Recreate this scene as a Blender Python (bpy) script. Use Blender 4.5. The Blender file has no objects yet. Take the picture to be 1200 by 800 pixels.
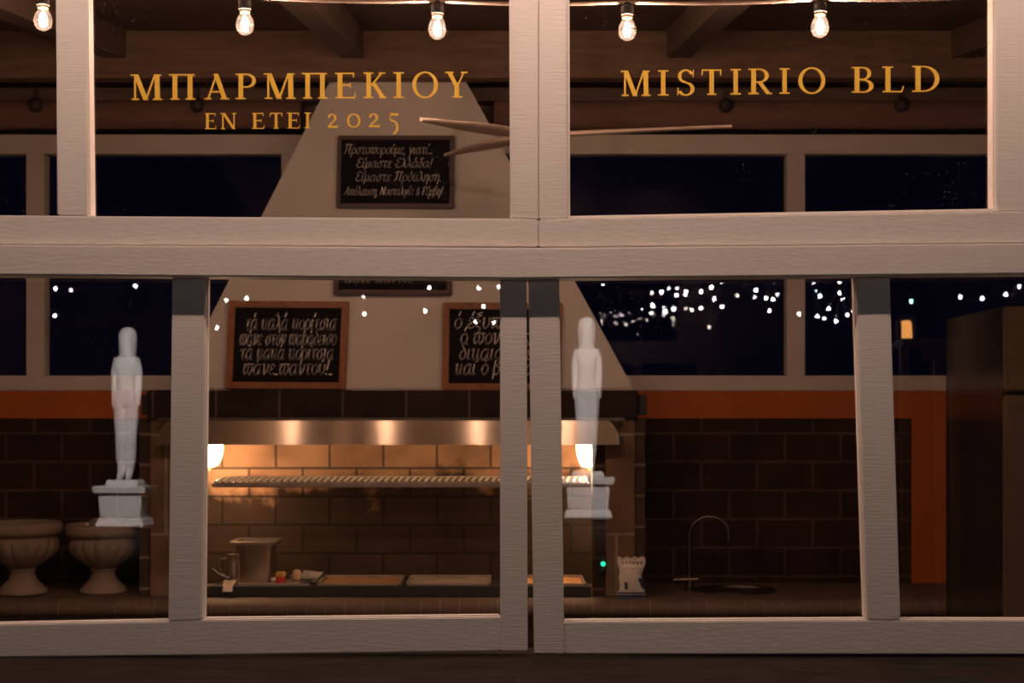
import bpy, bmesh, math, random, unicodedata
from mathutils import Vector, Matrix
random.seed(7)
C = bpy.context.scene
col = C.collection
# ---------------------------------------------------------------- camera / world / exposure
F = 50 / 36 * 1200          # focal length in pixels of the 1200 wide frame
EYE, D, HOR = 1.6, 2.9, 480
cam = bpy.data.objects.new('camera', bpy.data.cameras.new('camera'))
cam.location = (0, -D, EYE); cam.rotation_euler = (math.pi / 2, 0, 0)
cam.data.lens = 50; cam.data.sensor_width = 36; cam.data.shift_y = (HOR - 400) / 1200
cam.data.dof.use_dof = True; cam.data.dof.focus_distance = D - .02; cam.data.dof.aperture_fstop = 7.1
cam.data.clip_start = .05
col.objects.link(cam); C.camera = cam
C.view_settings.view_transform = 'Standard'; C.view_settings.look = 'None'
C.view_settings.exposure = 0.0; C.view_settings.gamma = 1.0; C.view_settings.use_curve_mapping = False
W = bpy.data.worlds.new('night_sky'); C.world = W; W.use_nodes = True
bgn = W.node_tree.nodes['Background']; bgn.inputs[0].default_value = (.17, .15, .75, 1); bgn.inputs[1].default_value = .0042
# light levels
P_PORCH = 18        # each bulb of the porch string above the facade, W
P_BULB = 19        # each bulb of the string just inside, W
P_STRIP = 1.2        # strip light behind the hood lip, W
P_GRILL = 6        # each lamp under the hood, W
P_SPOT = 760         # garden spot on each statue, W
WARM = (1, .68, .52)
ROOMC = (1, .60, .42)
AMBER = (1, .62, .34)

# ---------------------------------------------------------------- helpers
def P(px, py, y):            # pixel -> world point on the vertical plane at depth y
    d = D + y
    return Vector(((px - 600) / F * d, y, EYE - (py - HOR) / F * d))
def S(px, y): return px / F * (D + y)

_m = {}
def mat(name, c, rough=.6, metal=0, var=.12, scale=8, bump=0, bscale=60, stretch=(1, 1, 1), c2=None, spec=.5):
    if name in _m: return _m[name]
    m = bpy.data.materials.new(name); m.use_nodes = True; nt = m.node_tree
    b = nt.nodes['Principled BSDF']; b.inputs['Roughness'].default_value = rough; b.inputs['Metallic'].default_value = metal
    b.inputs['Specular IOR Level'].default_value = spec
    tc = nt.nodes.new('ShaderNodeTexCoord'); mp = nt.nodes.new('ShaderNodeMapping'); mp.inputs['Scale'].default_value = stretch
    nt.links.new(tc.outputs['Object'], mp.inputs['Vector'])
    n = nt.nodes.new('ShaderNodeTexNoise'); n.inputs['Scale'].default_value = scale; n.inputs['Detail'].default_value = 5
    nt.links.new(mp.outputs[0], n.inputs['Vector'])
    r = nt.nodes.new('ShaderNodeValToRGB')
    r.color_ramp.elements[0].position = .3; r.color_ramp.elements[1].position = .7
    lo = c2 if c2 else tuple(x * (1 - var) for x in c); hi = c if c2 else tuple(min(1, x * (1 + var)) for x in c)
    r.color_ramp.elements[0].color = (*lo, 1); r.color_ramp.elements[1].color = (*hi, 1)
    nt.links.new(n.outputs['Fac'], r.inputs[0]); nt.links.new(r.outputs[0], b.inputs['Base Color'])
    if bump:
        n2 = nt.nodes.new('ShaderNodeTexNoise'); n2.inputs['Scale'].default_value = bscale; n2.inputs['Detail'].default_value = 3
        nt.links.new(mp.outputs[0], n2.inputs['Vector'])
        bp = nt.nodes.new('ShaderNodeBump'); bp.inputs['Strength'].default_value = bump; bp.inputs['Distance'].default_value = .004
        nt.links.new(n2.outputs['Fac'], bp.inputs['Height']); nt.links.new(bp.outputs[0], b.inputs['Normal'])
    _m[name] = m; return m
def emit(name, c, s):
    if name in _m: return _m[name]
    m = bpy.data.materials.new(name); m.use_nodes = True; b = m.node_tree.nodes['Principled BSDF']
    b.inputs['Base Color'].default_value = (*c, 1); b.inputs['Emission Color'].default_value = (*c, 1); b.inputs['Emission Strength'].default_value = s
    _m[name] = m; return m
def glass(name, f0=.04, tint=(1, 1, 1), dust=0):
    if name in _m: return _m[name]
    m = bpy.data.materials.new(name); m.use_nodes = True; nt = m.node_tree; nt.nodes.clear()
    out = nt.nodes.new('ShaderNodeOutputMaterial'); t = nt.nodes.new('ShaderNodeBsdfTransparent'); t.inputs[0].default_value = (*tint, 1)
    g = nt.nodes.new('ShaderNodeBsdfGlossy'); g.inputs['Roughness'].default_value = 0.0; g.inputs[0].default_value = (1, 1, 1, 1)
    lw = nt.nodes.new('ShaderNodeLayerWeight'); lw.inputs[0].default_value = .5
    pw = nt.nodes.new('ShaderNodeMath'); pw.operation = 'POWER'; pw.inputs[1].default_value = 5
    ma = nt.nodes.new('ShaderNodeMath'); ma.operation = 'MULTIPLY_ADD'; ma.inputs[1].default_value = 1 - f0; ma.inputs[2].default_value = f0
    mx = nt.nodes.new('ShaderNodeMixShader')
    nt.links.new(lw.outputs['Facing'], pw.inputs[0]); nt.links.new(pw.outputs[0], ma.inputs[0])
    nt.links.new(ma.outputs[0], mx.inputs[0]); nt.links.new(t.outputs[0], mx.inputs[1]); nt.links.new(g.outputs[0], mx.inputs[2])
    last = mx
    if dust:
        tc = nt.nodes.new('ShaderNodeTexCoord')
        v = nt.nodes.new('ShaderNodeTexVoronoi'); v.inputs['Scale'].default_value = 170
        n = nt.nodes.new('ShaderNodeTexNoise'); n.inputs['Scale'].default_value = 3.0
        nt.links.new(tc.outputs['Object'], v.inputs['Vector']); nt.links.new(tc.outputs['Object'], n.inputs['Vector'])
        lt = nt.nodes.new('ShaderNodeMath'); lt.operation = 'LESS_THAN'; lt.inputs[1].default_value = .15
        nt.links.new(v.outputs['Distance'], lt.inputs[0])
        sep = nt.nodes.new('ShaderNodeSeparateColor'); nt.links.new(v.outputs['Color'], sep.inputs[0])
        g2 = nt.nodes.new('ShaderNodeMath'); g2.operation = 'GREATER_THAN'; g2.inputs[1].default_value = .72
        nt.links.new(sep.outputs[0], g2.inputs[0])
        mu = nt.nodes.new('ShaderNodeMath'); mu.operation = 'MULTIPLY'
        nt.links.new(lt.outputs[0], mu.inputs[0]); nt.links.new(g2.outputs[0], mu.inputs[1])
        mu2 = nt.nodes.new('ShaderNodeMath'); mu2.operation = 'MULTIPLY'
        rr = nt.nodes.new('ShaderNodeMapRange'); rr.inputs['From Min'].default_value = .4; rr.inputs['From Max'].default_value = .7
        rr.inputs['To Max'].default_value = dust
        nt.links.new(n.outputs['Fac'], rr.inputs['Value'])
        nt.links.new(mu.outputs[0], mu2.inputs[0]); nt.links.new(rr.outputs[0], mu2.inputs[1])
        tr = nt.nodes.new('ShaderNodeBsdfTranslucent'); tr.inputs[0].default_value = (.8, .78, .75, 1)
        mx2 = nt.nodes.new('ShaderNodeMixShader')
        nt.links.new(mu2.outputs[0], mx2.inputs[0]); nt.links.new(mx.outputs[0], mx2.inputs[1]); nt.links.new(tr.outputs[0], mx2.inputs[2])
        last = mx2
    nt.links.new(last.outputs[0], out.inputs[0]); _m[name] = m; return m
def brick(name, c, c2, mortar, bw, bh, ms=.006, rough=.85, off=(0, 0), msm=.2, var=1, shade_z=None, smin=.62):
    if name in _m: return _m[name]
    m = bpy.data.materials.new(name); m.use_nodes = True; nt = m.node_tree; b = nt.nodes['Principled BSDF']
    b.inputs['Roughness'].default_value = rough; b.inputs['Specular IOR Level'].default_value = .25
    tc = nt.nodes.new('ShaderNodeTexCoord'); sx = nt.nodes.new('ShaderNodeSeparateXYZ'); cx = nt.nodes.new('ShaderNodeCombineXYZ')
    nt.links.new(tc.outputs['Object'], sx.inputs[0])
    ad = nt.nodes.new('ShaderNodeMath'); ad.operation = 'ADD'; ad.inputs[1].default_value = off[0]
    a2 = nt.nodes.new('ShaderNodeMath'); a2.operation = 'ADD'; a2.inputs[1].default_value = off[1]
    nt.links.new(sx.outputs[0], ad.inputs[0]); nt.links.new(sx.outputs[2], a2.inputs[0])
    nt.links.new(ad.outputs[0], cx.inputs[0]); nt.links.new(a2.outputs[0], cx.inputs[1])
    bt = nt.nodes.new('ShaderNodeTexBrick'); bt.inputs['Scale'].default_value = 1; bt.inputs['Brick Width'].default_value = bw
    bt.inputs['Row Height'].default_value = bh; bt.inputs['Mortar Size'].default_value = ms; bt.inputs['Mortar Smooth'].default_value = msm
    bt.inputs['Color1'].default_value = (*c, 1); bt.inputs['Color2'].default_value = (*c2, 1); bt.inputs['Mortar'].default_value = (*mortar, 1)
    bt.offset = .5; nt.links.new(cx.outputs[0], bt.inputs['Vector'])
    n = nt.nodes.new('ShaderNodeTexNoise'); n.inputs['Scale'].default_value = 7; n.inputs['Detail'].default_value = 6
    nt.links.new(tc.outputs['Object'], n.inputs['Vector'])
    mr = nt.nodes.new('ShaderNodeMapRange'); mr.inputs['From Min'].default_value = .3; mr.inputs['From Max'].default_value = .7
    mr.inputs['To Min'].default_value = smin; mr.inputs['To Max'].default_value = 1.2
    nt.links.new(n.outputs['Fac'], mr.inputs['Value'])
    mx = nt.nodes.new('ShaderNodeMix'); mx.data_type = 'RGBA'; mx.blend_type = 'MULTIPLY'; mx.inputs[0].default_value = 1
    nt.links.new(bt.outputs['Color'], mx.inputs[6]); nt.links.new(mr.outputs[0], mx.inputs[7])
    res = mx.outputs[2]
    if shade_z is not None:          # shade below the rack painted into the bricks, ragged upper edge at this height
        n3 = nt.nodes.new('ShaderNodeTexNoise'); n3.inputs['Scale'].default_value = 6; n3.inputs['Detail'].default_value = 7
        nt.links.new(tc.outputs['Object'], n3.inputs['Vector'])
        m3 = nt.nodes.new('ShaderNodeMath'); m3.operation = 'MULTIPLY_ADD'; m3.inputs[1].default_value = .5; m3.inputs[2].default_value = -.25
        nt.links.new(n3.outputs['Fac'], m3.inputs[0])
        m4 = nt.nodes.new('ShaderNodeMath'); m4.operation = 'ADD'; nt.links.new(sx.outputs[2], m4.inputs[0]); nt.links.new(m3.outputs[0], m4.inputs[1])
        m5 = nt.nodes.new('ShaderNodeMapRange'); m5.inputs['From Min'].default_value = shade_z-.05; m5.inputs['From Max'].default_value = shade_z+.03
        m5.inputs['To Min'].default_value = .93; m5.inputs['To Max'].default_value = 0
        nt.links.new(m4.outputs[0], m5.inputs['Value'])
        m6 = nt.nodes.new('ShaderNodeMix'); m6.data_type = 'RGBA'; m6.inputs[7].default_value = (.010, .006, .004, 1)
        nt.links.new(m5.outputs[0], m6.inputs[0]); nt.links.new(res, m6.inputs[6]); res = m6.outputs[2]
    nt.links.new(res, b.inputs['Base Color'])
    bp = nt.nodes.new('ShaderNodeBump'); bp.inputs['Strength'].default_value = .5; bp.inputs['Distance'].default_value = .006; bp.invert = True
    nt.links.new(bt.outputs['Fac'], bp.inputs['Height']); nt.links.new(bp.outputs[0], b.inputs['Normal'])
    _m[name] = m; return m

class MB:
    def __init__(s): s.v, s.f, s.mi = [], [], []
    def add(s, vs, fs, mi=0):
        o = len(s.v); s.v += [Vector(v) for v in vs]
        for f in fs: s.f.append(tuple(i + o for i in f)); s.mi.append(mi)
        return s
    def box(s, a, b, mi=0):
        (x0, y0, z0), (x1, y1, z1) = a, b
        return s.add([(x0,y0,z0),(x1,y0,z0),(x1,y1,z0),(x0,y1,z0),(x0,y0,z1),(x1,y0,z1),(x1,y1,z1),(x0,y1,z1)],
                     [(0,3,2,1),(4,5,6,7),(0,1,5,4),(1,2,6,5),(2,3,7,6),(3,0,4,7)], mi)
    def slab(s, pts, vec, mi=0):        # polygon swept along vec
        n = len(pts); pts = [Vector(p) for p in pts]; vec = Vector(vec)
        vs = pts + [p + vec for p in pts]
        return s.add(vs, [tuple(range(n)), tuple(range(2*n-1, n-1, -1))] + [(i, n+i, n+(i+1) % n, (i+1) % n) for i in range(n)], mi)
    def lathe(s, prof, c=(0,0,0), n=32, fn=None, mi=0):
        c = Vector(c); vs = []
        for r, z in prof:
            for k in range(n):
                a = 2*math.pi*k/n; rr = r * (fn(a, z) if fn else 1)
                vs.append(c + Vector((rr*math.cos(a), rr*math.sin(a), z)))
        fs = []
        for i in range(len(prof)-1):
            for k in range(n):
                fs.append((i*n+k, i*n+(k+1) % n, (i+1)*n+(k+1) % n, (i+1)*n+k))
        fs.append(tuple(range(n-1, -1, -1))); fs.append(tuple((len(prof)-1)*n + k for k in range(n)))
        return s.add(vs, fs, mi)
    def tube(s, pts, r, n=10, mi=0):
        pts = [Vector(p) for p in pts]; vs = []
        rs = r if isinstance(r, (list, tuple)) else [r]*len(pts)
        up = None
        for i, p in enumerate(pts):
            t = (pts[min(i+1, len(pts)-1)] - pts[max(i-1, 0)]).normalized()
            if up is None:
                up = Vector((0,0,1)) if abs(t.z) < .9 else Vector((0,1,0))
            a = t.cross(up).normalized(); b = a.cross(t).normalized(); up = b
            for k in range(n):
                an = 2*math.pi*k/n; vs.append(p + (a*math.cos(an) + b*math.sin(an))*rs[i])
        fs = [(i*n+k, i*n+(k+1) % n, (i+1)*n+(k+1) % n, (i+1)*n+k) for i in range(len(pts)-1) for k in range(n)]
        fs += [tuple(range(n-1, -1, -1)), tuple((len(pts)-1)*n+k for k in range(n))]
        return s.add(vs, fs, mi)
    def build(s, name, m, parent=None, smooth=False, bevel=0, origin=None, segs=2, sub=0):
        me = bpy.data.meshes.new(name); me.from_pydata([tuple(v) for v in s.v], [], s.f)
        ms = m if isinstance(m, (list, tuple)) else [m]
        for x in ms: me.materials.append(x)
        for p, k in zip(me.polygons, s.mi): p.material_index = k
        bm = bmesh.new(); bm.from_mesh(me)
        bmesh.ops.recalc_face_normals(bm, faces=bm.faces[:])
        if bevel: bmesh.ops.bevel(bm, geom=bm.edges[:], offset=bevel, segments=segs, affect='EDGES', clamp_overlap=True)
        bm.to_mesh(me); bm.free()
        if smooth:
            for p in me.polygons: p.use_smooth = True
            me.set_sharp_from_angle(angle=math.radians(40))
        o = bpy.data.objects.new(name, me); col.objects.link(o)
        if parent is not None:
            w = WM(parent)
            o.parent = parent; me.transform(w.inverted())
        elif origin is not None:
            me.transform(Matrix.Translation(-Vector(origin))); o.location = origin
        if sub:
            md = o.modifiers.new('subsurf', 'SUBSURF'); md.levels = md.render_levels = sub
        return o
def WM(o):
    m = Matrix.LocRotScale(o.location, o.rotation_euler, o.scale)
    return WM(o.parent) @ m if o.parent else m
def tag(o, label, cat, group=None):
    o['label'] = label; o['category'] = cat
    if group: o['group'] = group
    return o
def thing(name, label, cat, loc=(0,0,0), group=None, rot=(0,0,0)):
    o = bpy.data.objects.new(name, None); o.empty_display_size = .05; col.objects.link(o); o.location = loc; o.rotation_euler = rot
    return tag(o, label, cat, group)
def struct(name, loc=None):
    o = bpy.data.objects.new(name, None); o.empty_display_size = .05; col.objects.link(o); o['kind'] = 'structure'
    if loc: o.location = loc
    return o
def sbuild(mb, name, m, **k):
    o = mb.build(name, m, **k); o['kind'] = 'structure'; return o
def copy_tree(o, parent=None):
    c = o.copy(); col.objects.link(c); c.parent = parent
    for ch in list(o.children): copy_tree(ch, c)
    return c
def lamp(name, loc, power, color, r=.012, parent=None):
    l = bpy.data.lights.new(name, 'POINT'); l.energy = power; l.color = color; l.shadow_soft_size = r
    o = bpy.data.objects.new(name, l); col.objects.link(o); o.location = loc
    if parent is not None: o.parent = parent; o.location = WM(parent).inverted() @ Vector(loc)
    return o
def spline(pts, n=6, closed=False):
    out = []; m = len(pts)
    if m < 3 and not closed: return list(pts)
    for i in range(m if closed else m-1):
        g = (lambda k: pts[k % m]) if closed else (lambda k: pts[max(0, min(m-1, k))])
        p0, p1, p2, p3 = g(i-1), g(i), g(i+1), g(i+2)
        for k in range(n):
            t = k/n
            out.append(tuple(.5*((2*b)+(c-a)*t+(2*a-5*b+4*c-d)*t*t+(3*b-a-3*c+d)*t**3) for a, b, c, d in zip(p0, p1, p2, p3)))
    out.append(pts[0] if closed else pts[-1])
    return out

# ---------------------------------------------------------------- materials
paint = mat('cream_painted_wood', (.80, .74, .70), .55, var=.04, scale=14, bump=.22, bscale=9, stretch=(2, 1, 40))
paint_h = mat('cream_painted_rail', (.80, .74, .70), .55, var=.04, scale=14, bump=.18, bscale=14, stretch=(3, 1, 14))
paint_in = mat('cream_painted_back_frame', (.62, .55, .47), .6, var=.05)
ledge_m = mat('dark_weathered_ledge', (.032, .020, .014), .7, var=.4, scale=5, bump=.6, bscale=20, stretch=(2, 12, 12), spec=.12, c2=(.010, .007, .005))
plaster = mat('white_plaster', (.66, .60, .53), .9, var=.06, scale=5, bump=.15, bscale=30)
orange = mat('orange_wall_paint', (.46, .105, .008), .75, var=.08)
block = brick('dark_block_wall', (.044, .021, .013), (.033, .017, .011), (.09, .052, .034), .217, .1115, .006, off=(.02, .052))
fire = brick('fire_brick', (.50, .27, .15), (.40, .21, .115), (.12, .075, .05), .2085, .1103, .005, off=(.055, .069), shade_z=.43)
pill_m = brick('pillar_brick', (.20, .125, .075), (.17, .10, .06), (.30, .22, .16), .155, .36, .006, off=(.03, .1))
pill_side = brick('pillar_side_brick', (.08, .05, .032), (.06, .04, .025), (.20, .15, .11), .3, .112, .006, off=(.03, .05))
lint_m = brick('lintel_block', (.032, .018, .013), (.025, .014, .011), (.10, .07, .05), .228, 2, .005, off=(.05, .5))
steel = mat('brushed_stainless', (.42, .34, .27), .30, 1, var=.06, scale=6, stretch=(1, 1, 40), bump=.05, bscale=40)
steel_d = mat('dull_stainless', (.15, .125, .10), .4, 1, var=.1, scale=6, stretch=(30, 1, 1))
hood_m = mat('brushed_hood_steel', (.34, .27, .205), .195, 1, var=.06, scale=6, stretch=(1, 1, 40), bump=0)
_b = hood_m.node_tree.nodes['Principled BSDF']; _b.inputs['Anisotropic'].default_value = 1
_t = hood_m.node_tree.nodes.new('ShaderNodeCombineXYZ'); _t.inputs[2].default_value = 1; hood_m.node_tree.links.new(_t.outputs[0], _b.inputs['Tangent'])
black_m = mat('black_iron', (.018, .015, .013), .6, var=.2)
iron = mat('warm_grey_iron', (.30, .24, .20), .5, .3, var=.2, scale=20)
wood_d = mat('dark_brown_timber', (.14, .088, .058), .75, var=.2, scale=4, stretch=(2, 14, 14), bump=.3, bscale=20)
wood_b = mat('brown_beam_timber', (.20, .115, .07), .75, var=.2, scale=4, stretch=(2, 14, 14), bump=.3, bscale=20)
canvas = mat('brown_canvas', (.20, .105, .075), .85, var=.12, scale=10, stretch=(1, 6, 6), bump=.2, bscale=20)
frame_w = mat('reddish_wood_frame', (.28, .095, .022), .5, var=.25, scale=5, stretch=(8, 8, 8))
frame_k = mat('dark_stained_frame', (.06, .022, .014), .5, var=.25, scale=5)
chalk_b = mat('blackboard', (.010, .007, .006), .8, var=.3, scale=6, spec=.15)
chalk = mat('chalk_paint', (.82, .76, .68), .9, var=.12, scale=40)
gold = mat('gold_vinyl', (.95, .56, .06), .5, .0, var=.04, scale=20)
marble = mat('white_stone', (.80, .78, .76), .6, var=.05, bump=.1, bscale=20)
urn_m = mat('aged_stone', (.25, .185, .135), .85, var=.14, scale=9, bump=.4, bscale=40)
cter_m = mat('counter_brick', (.12, .075, .052), .75, var=.16, scale=6, bump=.3, bscale=40)
mortar_m = mat('pale_mortar', (.24, .18, .13), .9, var=.1)
ctop_m = mat('counter_tile', (.12, .075, .055), .7, var=.2, scale=5)
pane_m = glass('window_glass', .042, dust=.28)
pane_b = glass('back_window_glass', .006)
bulb_g = glass('bulb_glass', .06)
nt = bulb_g.node_tree; _o = nt.nodes['Material Output']; _t = nt.nodes.new('ShaderNodeBsdfTranslucent'); _t.inputs[0].default_value = (.9, .88, .85, 1)
_x = nt.nodes.new('ShaderNodeMixShader'); _x.inputs[0].default_value = .005; _p = _o.inputs[0].links[0].from_socket
nt.links.new(_p, _x.inputs[1]); nt.links.new(_t.outputs[0], _x.inputs[2]); nt.links.new(_x.outputs[0], _o.inputs[0])
fil = emit('hot_filament', (1, .88, .70), 55)
fil_out = emit('hot_porch_filament', (1, .85, .6), 30)
brass = mat('brass', (.75, .48, .2), .35, 1, var=.1)
knob_m = mat('dark_brown_plastic', (.045, .028, .02), .6)
rub = mat('black_rubber', (.02, .018, .016), .6)
cable = mat('pale_cable', (.36, .28, .23), .6)
bladew = mat('pale_carved_wood', (.66, .52, .42), .5, var=.12, scale=5, stretch=(3, 20, 20))

# ---------------------------------------------------------------- the front windows (setting)
BACK = 2.65        # depth of the back wall
def board(px4, ys, th, name, m, parent, bevel=.0025):
    """a board from its four front corners (pixels, clockwise from top left), front depth per corner, thickness"""
    ys = ys if isinstance(ys, (list, tuple)) else [ys]*len(px4)
    return MB().slab([P(x, y, d) for (x, y), d in zip(px4, ys)], (0, th, 0)).build(name, m, parent, bevel=bevel)
TILT = .0135
def yl(py): return -.040 - TILT * (py - 322) / 440       # front of the lower sashes: they lean out a little at the foot
def yp(py): return yl(py) + .022                          # their panes
def lboard(px4, name, m, parent, th=.042): return board(px4, [yl(y) for _, y in px4], th, name, m, parent)
def pane(px4, yf, name, parent, m=pane_m):
    return MB().slab([P(x, y, yf(y)) for x, y in px4], (0, .004, 0)).build(name, m, parent)
def beads(px4, yf, w, parent, m=paint, sides='lrtb', dep=.016):
    (ax, ay), (bx, by), (cx, cy), (dx, dy) = px4
    q = {'l': [(ax,ay),(ax+w,ay+w),(dx+w,dy-w),(dx,dy)], 'r': [(bx,by),(cx,cy),(cx-w,cy-w),(bx-w,by+w)],
         't': [(ax,ay),(bx,by),(bx-w,by+w),(ax+w,ay+w)], 'b': [(dx,dy),(dx+w,dy-w),(cx-w,cy-w),(cx,cy)]}
    for s in sides: board(q[s], [yf(y) for _, y in q[s]], dep, 'glazing_bead', m, parent, bevel=.001)

yu = lambda y: -.058          # front face of upper sashes
ypu = lambda y: -.030
w1 = struct('window_1', P(300, 270, -.04)); w2 = struct('window_2', P(900, 270, -.04))
w3 = struct('window_3', P(300, 740, -.04)); w4 = struct('window_4', P(900, 740, -.04))
# upper left sash
board([(-90, 251), (104, 253), (600, 256), (631, 257), (631, 289), (-90, 286)], -.060, .05, 'bottom_rail', paint_h, w1)
board([(64.5, -70), (100, -70), (104, 253), (67, 252)], -.056, .05, 'stile', paint, w1)
board([(598.5, -70), (631, -70), (631, 257), (600, 256)], -.056, .05, 'stile', paint, w1)
board([(-90, -110), (631, -110), (631, -70), (-90, -70)], -.06, .05, 'top_rail', paint_h, w1)
pl1 = pane([(-90, -72), (66, -72), (66, 254), (-90, 254)], ypu, 'glass_pane', w1)
pl2 = pane([(102, -72), (600, -72), (600, 258), (102, 258)], ypu, 'glass_pane', w1)
beads([(100.5, -70), (598.5, -70), (600, 256), (104, 253)], lambda y: -.050, 2.2, w1, sides='lr')
# upper right sash
board([(631.4, 257), (665, 256), (1167, 247.5), (1290, 247), (1290, 283.5), (631.4, 289.5)], -.063, .05, 'bottom_rail', paint_h, w2)
board([(631.6, -70), (664, -70), (665, 256), (631.6, 257)], -.0575, .05, 'stile', paint, w2)
board([(1166.5, -70), (1206, -70), (1206, 247.3), (1167, 247.5)], -.056, .05, 'stile', paint, w2)
board([(1206, -70), (1290, -70), (1290, 247), (1206, 247.3)], -.058, .05, 'stile', paint, w2)
board([(631.4, -110), (1290, -110), (1290, -70), (631.4, -70)], -.06, .05, 'top_rail', paint_h, w2)
pr1 = pane([(664, -72), (1168, -72), (1168, 250), (664, 257)], ypu, 'glass_pane', w2)
beads([(664, -70), (1166.5, -70), (1167, 247.5), (665, 256)], lambda y: -.048, 3.2, w2, sides='lrb')
# transom rail, sagging a little at its middle
tr = struct('trim_1', P(600, 305, -.06))
top = [(-90, 286.3), (300, 288), (600, 290), (631, 290.2), (900, 287.5), (1290, 284)]
bot = [(1290, 320), (900, 323.8), (600, 326.3), (300, 324.2), (-90, 321.5)]
board(top + bot, -.076, .066, 'transom_board', paint_h, tr, bevel=.003)
# lower left sash
lboard([(202, 300), (241.5, 300), (237, 726), (197, 727.5)], 'mullion', paint, w3)
lboard([(586, 300), (617, 300), (618.5, 763), (586, 762.6)], 'stile', paint, w3)
lboard([(-90, 733), (197, 727.5), (237, 726), (586, 722.5), (586, 762.6), (240, 767.2), (-90, 771)], 'bottom_rail', paint_h, w3)
lboard([(-90, 296), (617, 296), (617, 316), (-90, 316)], 'top_rail', paint_h, w3, .034)
q_l1 = [(-90, 310), (203, 310), (199, 729), (-90, 734)]; q_l2 = [(240, 310), (587, 310), (587, 725), (236, 728)]
pl3 = pane(q_l1, yp, 'glass_pane', w3); pl4 = pane(q_l2, yp, 'glass_pane', w3)
beads([(-90, 316), (202, 316), (197, 727.5), (-90, 733)], lambda y: yl(y)+.010, 2, w3, sides='b')
beads([(241.5, 316), (586, 316), (586, 722.5), (237, 726)], lambda y: yl(y)+.010, 2.4, w3, sides='lb')
# lower right sash
lboard([(619, 300), (655, 300), (661, 727), (662, 766), (626, 765.5)], 'stile', paint, w4)
lboard([(1002.5, 300), (1042, 300), (1055.5, 726), (1016, 726)], 'mullion', paint, w4)
lboard([(661, 728), (1016, 726), (1055.5, 726), (1290, 726.5), (1290, 766.5), (662, 766)], 'bottom_rail', paint_h, w4)
lboard([(619, 296), (1290, 296), (1290, 316), (619, 316)], 'top_rail', paint_h, w4, .034)
q_r1 = [(654, 310), (1003, 310), (1017, 729), (660, 730)]; q_r2 = [(1040, 310), (1290, 310), (1290, 729), (1053, 729)]
pr3 = pane(q_r1, yp, 'glass_pane', w4); pr4 = pane(q_r2, yp, 'glass_pane', w4)
beads([(655, 316), (1002.5, 316), (1016, 726), (661, 728)], lambda y: yl(y)+.010, 2.2, w4, sides='rb')
beads([(1042, 316), (1290, 316), (1290, 726.5), (1055.5, 726)], lambda y: yl(y)+.010, 2, w4, sides='b')
lboard([(1225, 316), (1262, 316), (1268, 726), (1230, 726)], 'stile', paint, w4)
lboard([(-75, 316), (-40, 316), (-44, 731), (-80, 732)], 'stile', paint, w3)
# ledge and facade
zl = P(600, 768.5, -.045).z
led = MB().box((-1.6, -.42, zl-.07), (1.6, .06, zl)).build('trim_2', ledge_m, bevel=.006); led['kind'] = 'structure'
fac = MB()
xe = 1.17; ztop = P(600, -108, -.03).z
fac.box((-3.2, -.03, 0), (-xe, .12, 3.4)).box((xe, -.03, 0), (3.2, .12, 3.4)).box((-xe, -.03, ztop), (xe, .12, 3.4)).box((-xe, .0, 0), (xe, .12, zl-.07))
sbuild(fac, 'wall_front', plaster)

# ---------------------------------------------------------------- room shell
XL, XR = -2.75, 2.75
def zc(y): return 2.867 + .14 * (y - 1.5)     # underside of the sloping ceiling
zo0, zo1 = P(0, 457, BACK).z, P(0, 490, BACK).z          # orange band
zw0, zw1 = P(0, 457, BACK).z, P(0, 157.5, BACK).z        # back window opening
bw = MB(); bw.box((XL, BACK, 0), (XR, BACK+.2, zo1))
wb = sbuild(bw, 'wall_back', block)
ob = MB().box((XL, BACK-.004, zo1), (XR, BACK+.2, zo0)).box((P(1068, 0, BACK).x, BACK-.006, 0), (P(1128, 0, BACK).x, BACK+.1, zo1))
sbuild(ob, 'trim_3', orange)
sbuild(MB().box((XL, BACK, zw1+.03), (XR, BACK+.2, 3.3)), 'wall_back_upper', wood_d)
sbuild(MB().box((XL-.15, .12, 0), (XL, BACK+.2, 3.3)), 'wall_left', plaster)
sbuild(MB().box((XR, .12, 0), (XR+.15, BACK+.2, 3.3)), 'wall_right', plaster)
sbuild(MB().box((XL-.15, -.03, -.1), (XR+.15, BACK+.2, 0)), 'floor', ctop_m)
sbuild(MB().add([(XL, .0, zc(0)), (XR, .0, zc(0)), (XR, BACK+.2, zc(BACK+.2)), (XL, BACK+.2, zc(BACK+.2)),
                 (XL, .0, zc(0)+.08), (XR, .0, zc(0)+.08), (XR, BACK+.2, zc(BACK+.2)+.08), (XL, BACK+.2, zc(BACK+.2)+.08)],
                [(0,1,2,3),(7,6,5,4),(0,4,5,1),(1,5,6,2),(2,6,7,3),(3,7,4,0)]), 'ceiling', wood_d)
YB = 2.24                                                # big beam across, in front of the chimney
rf = struct('trim_4', (0, 1.2, zc(1.2)))
for px in (135, 413, 795, 1128, -160):
    x = P(px, 38, YB).x
    MB().slab([(x-.04, .13, zc(.13)-.10), (x+.04, .13, zc(.13)-.10), (x+.04, .13, zc(.13)), (x-.04, .13, zc(.13))],
              (0, YB-.13, .14*(YB-.13))).build('rafter', wood_d, rf)
zb0, zb1 = P(0, 91, YB).z, P(0, 36, YB).z
sbuild(MB().box((XL, YB, zb0), (XR, YB+.07, zb1)), 'trim_5', wood_b)
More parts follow.
